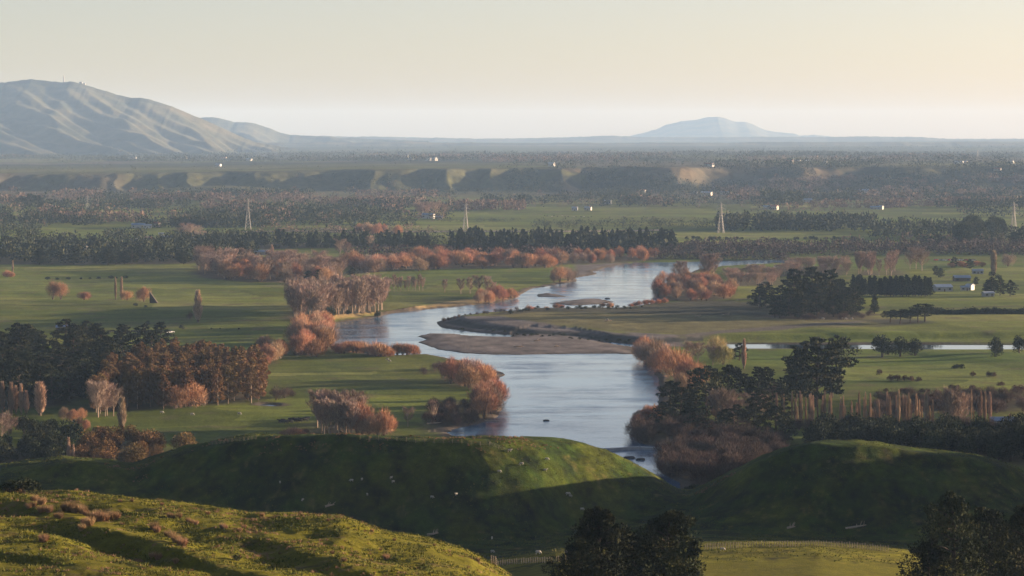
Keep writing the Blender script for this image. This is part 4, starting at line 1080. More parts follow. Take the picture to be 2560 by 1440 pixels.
# short grass and weeds on the hills: nobody could count it
def scatter(n, x0, x1, y0, y1, hmin, hmax, wd, keepf=None, per=4):
    x = rng.uniform(x0, x1, n); y = rng.uniform(y0, y1, n)
    ok = np.abs(x / y) < 0.21
    if keepf is not None: ok &= keepf(x, y)
    x, y = x[ok], y[ok]; n = len(x); z = height(x, y)
    P = np.repeat(np.c_[x, y, z - 0.03], per, 0) + rng.normal(size=(n * per, 3)) * np.array([0.12, 0.12, 0])
    D = np.array([0, 0, 1.0]) + unit(n * per) * 0.7; D[:, 2] = np.abs(D[:, 2]) + 0.2
    big = np.repeat(rng.random(n) ** 3, per)
    return blades(P, D, hmin + (hmax - hmin) * big * (0.6 + 0.4 * rng.random(n * per)), wd * (0.6 + 0.8 * rng.random(n * per)))


MAT['turf'] = leaf_mat('rough pasture grass', [(0.03, 0.05, 0.008), (0.085, 0.10, 0.015), (0.19, 0.16, 0.045)], 0.0)
T = [scatter(52000, -95, 20, 318, 445, 0.14, 0.55, 0.11, lambda x, y: fbm(x / 5, y / 5, 201, 3) > -0.12),
     scatter(60000, -140, 160, 600, 850, 0.15, 0.6, 0.16, lambda x, y: fbm(x / 9, y / 9, 202, 3) > -0.05, 3)]
T = np.concatenate(T)
props(obj('grass', leafmesh('grass', T, 'turf')), 'rough tufted pasture grass over the near hills', 'grass', kind='stuff')
T = scatter(5200, -95, 20, 318, 445, 0.25, 0.6, 0.06, lambda x, y: fbm(x / 7, y / 7, 203, 3) > 0.18, 14)
T2 = scatter(2600, -110, 60, 762, 786, 0.3, 0.8, 0.10, lambda x, y: (fbm(x / 9, y / 6, 204, 3) > 0.05) & (np.abs(y - np.interp(x / y, HU, KY[7])) < 6), 12)
props(obj('dry_grass', leafmesh('dry_grass', np.concatenate([T, T2]), 'tussock')), 'straw coloured dead grass stems scattered on the hills', 'grass', kind='stuff')

# ------------------------------------------------------------------ far woods that read as masses
def far_tree_soup(px0, px1, py0, py1, n, h0, h1, leaves, wide=0.6, keepf=None, conic=False):
    px = rng.uniform(px0, px1, n); py = rng.uniform(py0, py1, n); out = []
    d0 = np.array([gp(a, max(b_, 352)) for a, b_ in zip(px, py)])
    for i in range(n):
        if py[i] < 492:
            x, y, z = hit(px[i], py[i])
        else:
            x, y = d0[i]; z = float(height(x, y))
        if keepf is not None and not keepf(x, y, px[i], py[i]): continue
        h = h0 + (h1 - h0) * rng.random(); w = h * wide * (0.7 + 0.6 * rng.random())
        e = in_ellipsoid(leaves, 0.6)
        if conic: e[:, :2] *= (1 - 0.45 * (e[:, 2:3] + 1) / 1)
        P = np.array([x, y, z + h * 0.52]) + e * np.array([w * 0.5, w * 0.5, h * 0.5])
        D = e + np.array([0, 0, 0.3]) + unit(leaves) * 0.5; s = (h * 0.16 if leaves > 22 else h * 0.2) * (0.6 + 0.8 * rng.random(leaves))
        out.append(blades(P - 0.3 * D * s[:, None], D, s, s * 0.75))
    return np.concatenate(out)


def clumpf(sx, sy, seed, lim):
    return lambda x, y, px, py: fbm(np.array([x / sx]), np.array([y / sy]), seed, 3)[0] > lim


dark, pale, dim = [], [], []
dark += [far_tree_soup(-100, 1130, 486, 572, 800, 9, 19, 50, 1.1, clumpf(170, 60, 301, 0.2)),
         far_tree_soup(-100, 640, 520, 585, 240, 9, 17, 46, 1.0, lambda x, y, px, py: not (95 < px < 450 and py > 562) and fbm(np.array([x / 60]), np.array([y / 120]), 302, 3)[0] > -0.15),
         far_tree_soup(640, 1040, 545, 572, 200, 9, 16, 34, 0.75),
         far_tree_soup(1300, 1900, 494, 520, 240, 9, 18, 34, 0.8, clumpf(60, 150, 303, -0.05)),
         far_tree_soup(1480, 1800, 500, 518, 90, 12, 18, 34, 0.8),
         far_tree_soup(1790, 2190, 565, 580, 300, 15, 21, 34, 0.6),
         far_tree_soup(2180, 2420, 570, 600, 150, 10, 18, 34, 0.75),
         far_tree_soup(1905, 2000, 503, 516, 70, 18, 27, 34, 0.8),
         far_tree_soup(2160, 2250, 470, 480, 40, 18, 30, 34, 0.8),
         far_tree_soup(1880, 2650, 440, 545, 1000, 10, 22, 46, 1.1, lambda x, y, px, py: (not (2080 < px < 2400 and py > 512)) and fbm(np.array([x / 230]), np.array([y / 95]), 305, 3)[0] > 0.14),
         far_tree_soup(1080, 1300, 553, 557, 60, 3, 5, 20, 1.6), far_tree_soup(1320, 1810, 558, 574, 260, 5, 9, 26, 1.0), far_tree_soup(600, 1640, 582, 584, 330, 3, 5, 20, 1.5),
         far_tree_soup(260, 360, 590, 602, 70, 8, 12, 30, 1.0), far_tree_soup(420, 640, 598, 618, 140, 9, 14, 30, 0.8), far_tree_soup(-100, 100, 575, 605, 120, 9, 14, 30, 0.8)]
pale += [far_tree_soup(-100, 1130, 484, 570, 800, 8, 17, 50, 1.25, clumpf(150, 55, 311, 0.2)),
         far_tree_soup(1120, 1310, 524, 529, 120, 14, 18, 34, 0.7), far_tree_soup(640, 1100, 575, 590, 110, 6, 11, 30, 1.0, clumpf(50, 60, 313, -0.1)),
         far_tree_soup(1880, 2650, 440, 540, 900, 9, 18, 46, 1.25, lambda x, y, px, py: (not (2080 < px < 2400 and py > 512)) and fbm(np.array([x / 200]), np.array([y / 90]), 314, 3)[0] > 0.12),
         far_tree_soup(2100, 2560, 600, 612, 130, 6, 11, 30, 1.0, clumpf(60, 80, 315, -0.1)),
         far_tree_soup(1280, 1900, 488, 522, 160, 6, 12, 30, 1.0, clumpf(60, 100, 316, 0.0)), far_tree_soup(120, 260, 486, 502, 90, 9, 16, 30, 0.9)]
dark += [far_tree_soup(-100, 640, 610, 660, 520, 10, 16, 40, 0.75), far_tree_soup(1125, 1690, 612, 640, 240, 14, 20, 40, 0.5, None, True), far_tree_soup(500, 1130, 606, 622, 200, 9, 14, 36, 0.8), far_tree_soup(2380, 2700, 585, 616, 110, 9, 14, 34, 0.9)]
dim += [far_tree_soup(1640, 2700, 618, 640, 900, 7, 11, 44, 1.1), far_tree_soup(1640, 1970, 648, 651.5, 160, 5, 8, 44, 1.1), far_tree_soup(870, 1450, 640, 650, 160, 8, 12, 40, 0.9)]
for k in range(90):
    left_ = k % 2 == 0
    pc, yc_ = (rng.uniform(-80, 1000), rng.uniform(487, 572)) if left_ else (rng.uniform(1330, 2620), rng.uniform(452, 522))
    if 600 < pc < 1330 and yc_ > 556: yc_ -= 30
    ln = rng.uniform(25, 130); nn = int(ln * 0.55) + 6
    (dark if rng.random() < 0.52 else pale).append(far_tree_soup(pc - ln, pc + ln, yc_ - 1.2, yc_ + 1.2, nn, 8, 17, 46, 1.0))
# scarp bush
dark += [far_tree_soup(1270, 1690, 432, 486, 620, 8, 15, 26, 0.9, lambda x, y, px, py: not (1405 < px < 1455) and fbm(np.array([x / 110]), np.array([y / 200]), 321, 3)[0] > -0.1), far_tree_soup(1560, 1860, 462, 490, 260, 9, 16, 26, 0.9),
         far_tree_soup(860, 990, 452, 482, 90, 5, 10, 24, 1.1, clumpf(80, 150, 322, -0.1)), far_tree_soup(1840, 2600, 408, 452, 620, 8, 15, 24, 0.9, clumpf(120, 250, 323, -0.05)),
         far_tree_soup(990, 1290, 476, 488, 150, 6, 11, 24, 1.0), far_tree_soup(60, 640, 474, 486, 130, 5, 10, 24, 1.0, clumpf(100, 100, 325, -0.05))]
dark += [far_tree_soup(-100, 1290, 434, 484, 260, 4, 9, 24, 1.2, clumpf(60, 120, 341, 0.1))]
pale += [far_tree_soup(-100, 1290, 440, 486, 260, 4, 9, 24, 1.2, clumpf(60, 120, 342, 0.12))]
# plateau belts
for k in range(46):
    pc, yc_ = rng.uniform(-150, 2700), 346 + 40 + 40 * rng.random() ** 1.5
    if yc_ > 405 and pc < 1300: yc_ = 403 - 10 * rng.random()
    ln = rng.uniform(60, 320); nn = int(ln * 0.8)
    (dark if rng.random() < 0.8 else pale).append(far_tree_soup(pc - ln, pc + ln, yc_ - 1.0, yc_ + 1.0, nn, 9, 19, 14, 1.6))
dark += [far_tree_soup(-150, 2700, 368, 386, 1500, 12, 24, 10, 2.4, clumpf(700, 2500, 331, -0.1)), far_tree_soup(700, 2700, 386, 402, 1200, 11, 20, 12, 1.7, clumpf(350, 900, 332, -0.15)), far_tree_soup(0, 1300, 402, 426, 260, 6, 12, 14, 1.5, clumpf(200, 300, 333, 0.08)), far_tree_soup(1280, 2700, 398, 425, 900, 9, 17, 14, 1.2, clumpf(200, 400, 334, -0.1))]
MAT['fardark'] = leaf_mat('far dark foliage', [(0.016, 0.024, 0.014), (0.034, 0.042, 0.022), (0.06, 0.06, 0.03)], 0.0)
MAT['farpale'] = leaf_mat('far bare twigs', [(0.09, 0.065, 0.052), (0.15, 0.105, 0.08), (0.21, 0.145, 0.11)], 0.0)
props(obj('evergreen_woods', leafmesh('evergreen_woods', np.concatenate(dark), 'fardark')), 'dark evergreen woods and shelter belts fading across the far plain', 'woods', kind='stuff')
props(obj('bare_woods', leafmesh('bare_woods', np.concatenate(pale), 'farpale')), 'pinkish bare woods scattered across the far plain', 'woods', kind='stuff')

props(obj('dim_thickets', leafmesh('dim_thickets', np.concatenate(dim), 'dimbush')), 'dim bare bush belt beyond the upper river', 'bush belt', kind='stuff')

# ------------------------------------------------------------------ water
wm, nt, b = new_mat('river water')
b.inputs['Base Color'].default_value = (0.055, 0.14, 0.25, 1); b.inputs['IOR'].default_value = 1.38; b.inputs['Specular IOR Level'].default_value = 0.75
big = noise_tex(nt, 0.018, 4, 0.6, stretch=(1, 0.35, 1)); mid = noise_tex(nt, 0.09, 4, 0.6, stretch=(1, 0.5, 1)); fine = noise_tex(nt, 0.9, 3, 0.6, stretch=(1, 0.7, 1))
streak = noise_tex(nt, 1.0, 4, 0.65, stretch=(0.022, 0.045, 1))
chop = math_node(nt, 'MULTIPLY', math_node(nt, 'MULTIPLY', ramp(nt, big, [(0.38, 0.35), (0.62, 1.0)]), ramp(nt, streak, [(0.33, 0.15), (0.68, 1.2)])), math_node(nt, 'ADD', math_node(nt, 'MULTIPLY', mid, 1.4), 0.15))
mr = node(nt, 'ShaderNodeMapRange'); mr.inputs['To Min'].default_value = 0.04; mr.inputs['To Max'].default_value = 0.24
nt.links.new(chop, mr.inputs[0]); nt.links.new(mr.outputs[0], b.inputs['Roughness'])
bp = node(nt, 'ShaderNodeBump'); bp.inputs['Distance'].default_value = 0.35
nt.links.new(math_node(nt, 'MULTIPLY', chop, 0.5), bp.inputs['Strength']); nt.links.new(math_node(nt, 'ADD', fine, math_node(nt, 'MULTIPLY', mid, 1.5)), bp.inputs['Height']); nt.links.new(bp.outputs[0], b.inputs['Normal'])
b.inputs['Specular Tint'].default_value = (0.86, 0.97, 1.0, 1)
MAT['water'] = wm


sm, nt, b = new_mat('still water'); b.inputs['Base Color'].default_value = (0.03, 0.05, 0.07, 1); b.inputs['IOR'].default_value = 1.333; b.inputs['Specular IOR Level'].default_value = 0.5; b.inputs['Roughness'].default_value = 0.05
MAT['still'] = sm


def sheet(name, x0, x1, y0, y1, z, label):
    o = obj(name, build(name, [(x0, y0, z), (x1, y0, z), (x1, y1, z), (x0, y1, z)], np.array([[0, 1, 2, 3]]), ['still' if name == 'canal_water' else 'water']))
    return props(o, label, kind='structure')


cx0, cy0 = CANAL.min(0); cx1, cy1 = CANAL.max(0)
rx0, ry0 = RIVER.min(0); rx1, ry1 = RIVER.max(0)
sheet('river', rx0 - 8, cx0 - 12, 905, ry1 + 10, 0.0, 'pale blue winding river')
sheet('canal_water', cx0 - 6, cx1 + 3, cy0 - 6, cy1 + 6, 0.004, 'bright straight canal across the right plain')
sheet('upper_river', cx0 - 11.9, rx1 + 10, cy1 + 60, ry1 + 10, 0.0, 'far end of the river')

# weir
mb = MB(); wl = [gp(1512, 1127), gp(1600, 1123), gp(1712, 1126)]
for (a, c_) in zip(wl[:-1], wl[1:]):
    n = 8
    for i in range(n):
        p = [a[j] + (c_[j] - a[j]) * (i + 0.5) / n for j in range(2)]
        L = math.dist(a, c_) / n
        mb.box((p[0], p[1], 0.15 + random.uniform(-0.08, 0.08)), (L * 0.985, 2.6, 1.5), math.atan2(c_[1] - a[1], c_[0] - a[0]))
o = obj('weir', mb.mesh('weir', 'grey')); props(o, 'low grey weir line across the narrow lower river', 'weir')

# rocks and driftwood
def k_rock(seed):
    r_ = np.random.default_rng(seed); import bmesh
    bm = bmesh.new(); bmesh.ops.create_icosphere(bm, subdivisions=2, radius=1.0)
    V = np.array([v.co[:] for v in bm.verts]); Fc = np.array([[v.index for v in f.verts] for f in bm.faces]); bm.free()
    V = V * (1 + 0.35 * fbm(V[:, 0] * 1.3 + seed, V[:, 1] * 1.3 + V[:, 2], seed, 3))[:, None] * np.array([1.3, 1.0, 0.6])
    return build('river_rock', V, Fc, ['rock'])


for i, (px, py, w, lab) in enumerate(((1575, 1146, 12, 'larger dark rock in the pool below the weir'), (1600, 1150, 9, 'smaller dark rock beside the larger one below the weir'), (1518, 747, 5, 'single dark rock in the upper river'), (1365, 1052, 6, 'dark snagged rock in the middle of the wide pool'))):
    x, y = gp(px, py); s = w * y / F
    o = obj('river_rock', k_rock(50 + i), loc=(x, y, 0.15)); o.scale = (s, s, s * 0.8); props(o, lab, 'rock')


def k_log(seed, L):
    r_ = random.Random(seed); m_ = MB()
    m_.tube([(-L / 2, 0, 0.25), (0, r_.uniform(-.3, .3), 0.3 + L * 0.02), (L / 2, 0, 0.25 + L * 0.05)], [0.32, 0.26, 0.12], 7)
    for k in range(4):
        t = r_.uniform(-0.3, 0.45) * L; m_.tube([(t, 0, 0.3), (t + r_.uniform(0.3, 1), r_.uniform(-1, 1), 0.6 + r_.uniform(0.3, 1.1))], [0.13, 0.04], 5)
    return m_.mesh('driftwood_log', 'drift')


LOGS = [(1296, 868, 6, 'dark driftwood snag on the middle of the shingle bar'), (1392, 867, 3, 'small driftwood piece near the far end of the shingle bar'), (1342, 853, 4, 'pale driftwood on the back of the shingle bar'), (1222, 1048, 9, 'pale log lying at the foot of the pool willows'), (1085, 1060, 6, 'bleached log under the old forked tree'), (1815, 796, 6, 'forked driftwood on the peninsula'), (1745, 800, 4, 'driftwood stub near the middle of the peninsula'), (1520, 815, 5, 'dark log beside the white animal on the peninsula'), (1860, 748, 10, 'long bleached trunk stranded behind the jutting willow clump'), (1900, 744, 7, 'bleached trunk stranded furthest up behind the willow clump')]
for i, (px, py, L, lab) in enumerate(LOGS):
    x, y = gp(px, py, 0.8); o = obj('driftwood_log', k_log(i, L), loc=(x, y, float(height(x, y)))); o.rotation_euler = (0, 0, random.uniform(-0.6, 0.6)); props(o, lab, 'log')
for i, (px, py, L, lab) in enumerate(((2140, 1322, 5.5, 'long fallen log on the dark right hill'), (1978, 1322, 2.2, 'short stump-like log on the dark right hill'), (825, 1270, 2.5, 'grey log low on the dark middle hill'), (1082, 1338, 3.0, 'thin grey log low on the dark hill above the near crest'))):
    x, y, z = hit(px, py); o = obj('fallen_log', k_log(40 + i, L), loc=(x, y, z)); o.rotation_euler = (0, -0.1, random.uniform(0.1, 0.5)); props(o, lab, 'log')

# ------------------------------------------------------------------ mountains
def ridge(name, sil, yc, depth_f, depth_b, amp, seed, px_pad, label, nx=300, ny=120, spur=900.0, mat=None):
    a = np.array(sil, float)
    px = np.linspace(a[0, 0] - px_pad[0], a[-1, 0] + px_pad[1], nx)
    pyv = np.interp(px, a[:, 0], a[:, 1]); pyv = smooth(pyv, 2) + 1.1 * fbm(px / 9, px * 0, seed, 3)
    P = zc(px, pyv, np.full(nx, float(yc)))
    t = np.linspace(-1, 1, ny); Y = yc + np.where(t < 0, t * depth_f, t * depth_b)
    PX_, T_ = np.meshgrid(px, t); YY = np.repeat(Y[:, None], nx, 1); XX = (PX_ - W0 / 2) / F * yc * (0.55 + 0.45 * YY / yc)
    top = np.repeat(P[None, :], ny, 0); d = np.abs(T_)
    g = np.where(T_ < 0, (1 - d) ** 1.15, 1 - d ** 1.5)
    q = (XX + (YY - yc) * 0.35) / spur + 0.45 * fbm(XX / 1600, YY / 1600, seed + 3, 3)
    rid = 1 - 2 * np.abs((q % 1.0) - 0.5); q2 = (XX + (YY - yc) * 0.5) / (spur * 0.36) + 0.5 * fbm(XX / 700, YY / 700, seed + 7, 3); rid2 = 1 - 2 * np.abs((q2 % 1) - 0.5)
    m_ = (d * (1 - d) * 4) ** 0.8 * np.where(T_ < 0, 1.0, 0.4)
    Z = top * g - amp * m_ * ((1 - rid) * 0.75 + (1 - rid2) * 0.32) + amp * 0.14 * m_ * fbm(XX / 220, YY / 220, seed + 9, 4)
    Z = np.maximum(np.where(d < 0.02, top, Z), 20 * 0 + 15)
    Z[0] = Z[-1] = 10
    ii = np.arange(nx * ny).reshape(ny, nx); q_ = np.stack([ii[:-1, :-1], ii[:-1, 1:], ii[1:, 1:], ii[1:, :-1]], -1).reshape(-1, 4)
    o = obj(name, build(name, np.stack([XX, YY, Z], -1).reshape(-1, 3), q_, [mat], smooth=True))
    return props(o, label, kind='structure'), lambda p: float(np.interp(p, px, P))


m, nt, b = new_mat('dry hill grass')
f = noise_tex(nt, 0.004, 6, 0.6)
nt.links.new(ramp(nt, f, [(0.38, (0.035, 0.042, 0.024)), (0.55, (0.08, 0.075, 0.04)), (0.7, (0.12, 0.10, 0.055))]), b.inputs['Base Color'])
MAT['mountain'] = m
MTN, mtop = ridge('mountain', [(-420, 300), (-250, 250), (-120, 225), (0, 208), (45, 203), (80, 199), (105, 200), (130, 204), (160, 206), (180, 204), (205, 209), (230, 217), (262, 226), (290, 236), (330, 245), (358, 245), (380, 250), (420, 262), (455, 276), (490, 291), (520, 303), (560, 322), (600, 341), (640, 356), (700, 366), (760, 374)], 16000, 3700, 3600, 68, 411, (150, 30), 'broad grassy mountain with sunlit spurs', 520, 200, 430.0, 'mountain')
ridge('distant_hills', [(380, 330), (460, 300), (515, 293), (540, 294), (560, 298), (590, 306), (620, 306), (640, 309), (670, 319), (700, 331), (720, 337), (770, 339), (830, 342), (850, 345), (880, 344), (910, 347), (980, 349), (1060, 352)], 22000, 2800, 2800, 95, 431, (20, 10), 'pale hills behind the mountain', 260, 70, 900.0, 'mountain')
ridge('distant_mountain', [(1480, 352), (1555, 345), (1600, 334), (1640, 323), (1665, 312), (1700, 304), (1740, 299), (1770, 293), (1795, 292), (1815, 297), (1835, 304), (1865, 305), (1890, 315), (1910, 325), (1950, 331), (1985, 334), (2000, 339), (2040, 337), (2080, 342), (2150, 346)], 36500, 3500, 2800, 22, 451, (20, 20), 'faint flat topped mountain on the horizon', 240, 60, 1500.0, 'mountain')
for k_, (amp, yc, seed, lab) in enumerate(((9, 27500, 461, 'lowest pale horizon hills'), (7, 19500, 467, 'hazy low hills before the horizon'))):
    pxs = np.arange(-500, 3200, 40); base = 348 if k_ == 0 else 359
    sil = [(p, base - amp * (0.5 + 0.5 * fbm(np.array([p / 310.0]), np.array([seed]), seed, 4)[0]) - 4 * max(0, fbm(np.array([p / 90.0]), np.array([3.0]), seed, 3)[0])) for p in pxs]
    ridge('low_hills', sil, yc, 2600, 2600, 22, seed, (0, 0), lab, 700, 40, 700.0, 'mountain')

# ------------------------------------------------------------------ mast and huts on the mountain
zt = mtop(162); x, y = (162 - W0 / 2) / F * 16000, 16000
o = empty('radio_mast', (x, y, zt - 3), 0, 0.75); mb = MB()
for s_ in ((-1, -1), (1, -1), (1, 1), (-1, 1)): mb.tube([(s_[0] * 3.0, s_[1] * 3.0, 0), (s_[0] * 1.6, s_[1] * 1.6, 50)], [2.0, 1.7], 4)
for k in range(9): mb.box((0, 0, 4 + k * 5.5), (4.8 - k * 0.25, 4.8 - k * 0.25, 0.8))
obj('lattice_tower', mb.mesh('mast', 'steel'), o); mb = MB(); mb.tube([(0, 0, 0), (0, 0, 16)], [1.8, 1.1], 5); q = obj('antenna', mb.mesh('antenna', 'steel'), o); q.location = (0, 0, 50)
props(o, 'tall thin radio mast on the mountain top', 'mast')
for i, (px, w, lab) in enumerate(((205, 17, 'larger pale hut on the mountain ridge'), (214, 11, 'smaller pale hut on the mountain ridge'))):
    x = (px - W0 / 2) / F * 16000; z = mtop(px) - 2; o = empty('mountain_hut', (x, 15992, z)); mb = MB(); mb.box((0, 0, 5), (w, 14, 10)); obj('wall', mb.mesh('wall', 'white'), o)
    mb = MB(); mb.prism([(-w / 2 - 1, 10), (w / 2 + 1, 10), (w / 2 + 1, 10.6), (0, 13.5), (-w / 2 - 1, 10.6)], -8, 8); obj('roof', mb.mesh('roof', 'greytin'), o); props(o, lab, 'hut')

# ------------------------------------------------------------------ buildings
def house(px, py, L, D, Hw, label, wall='white', roof='greytin', pitch=0.42, rz=0.0, cat='house', name='farm_house', windows=3, chimney=False, open_front=False):
    x, y, z = hit(px, py) if py < 487 else ground_at(px, py)
    o = empty(name, (x, y, z), rz); rh = pitch * D / 2
    mb = MB(); mb.v.append(np.zeros((0, 3)))
    # walls with gables: profile in y,z extruded along x
    prof = [(-D / 2, -0.6), (D / 2, -0.6), (D / 2, Hw), (0, Hw + rh), (-D / 2, Hw)]
    n = 5; V = [(-L / 2, a, c_) for a, c_ in prof] + [(L / 2, a, c_) for a, c_ in prof]
    mb.add(V, [(k, n + k, n + (k + 1) % n, (k + 1) % n) for k in (0, 1, 4)], [(0, 1, 2), (0, 2, 4), (4, 2, 3), (5, 7, 6), (5, 9, 7), (9, 8, 7)])
    obj('wall', mb.mesh('wall', wall), o)
    mb = MB(); ov = 0.45; e = D / 2 + ov; ze = Hw - pitch * ov
    for s_ in (-1, 1):
        a = [(s_ * e, ze + 0.06), (0, Hw + rh + 0.06), (0, Hw + rh + 0.28), (s_ * e, ze + 0.28)]
        V = [(-L / 2 - ov, p, q_) for p, q_ in a] + [(L / 2 + ov, p, q_) for p, q_ in a]
        mb.add(V, [(0, 1, 5, 4), (1, 2, 6, 5), (2, 3, 7, 6), (3, 0, 4, 7), (0, 3, 2, 1), (4, 5, 6, 7)])
    r_ = obj('roof', mb.mesh('roof', roof), o)
    if chimney:
        mb = MB(); mb.box((L * 0.2, 0.6, Hw + rh + 0.4), (0.9, 0.9, 1.8)); obj('chimney', mb.mesh('chimney', 'brick'), r_)
    if open_front:
        mb = MB(); mb.box((0, -D / 2 - 0.02, Hw * 0.45), (L * 0.8, 0.04, Hw * 0.8)); obj('shade_panel', mb.mesh('shade_panel', 'dark'), o)  # flat dark panel stands in for the shade inside the shed
    else:
        for k in range(windows):
            mb = MB(); wx = -L / 2 + L * (k + 0.5) / windows
            if k == windows // 2 and windows > 1:
                mb.box((wx, -D / 2 - 0.025, 0.75), (1.0, 0.05, 2.1)); obj('door', mb.mesh('door', 'browntimber'), o)
            else:
                mb.box((wx, -D / 2 - 0.025, Hw * 0.55), (min(1.8, L / windows * 0.55), 0.05, 1.2)); obj('window', mb.mesh('window', 'glass'), o)
    return props(o, label, cat)


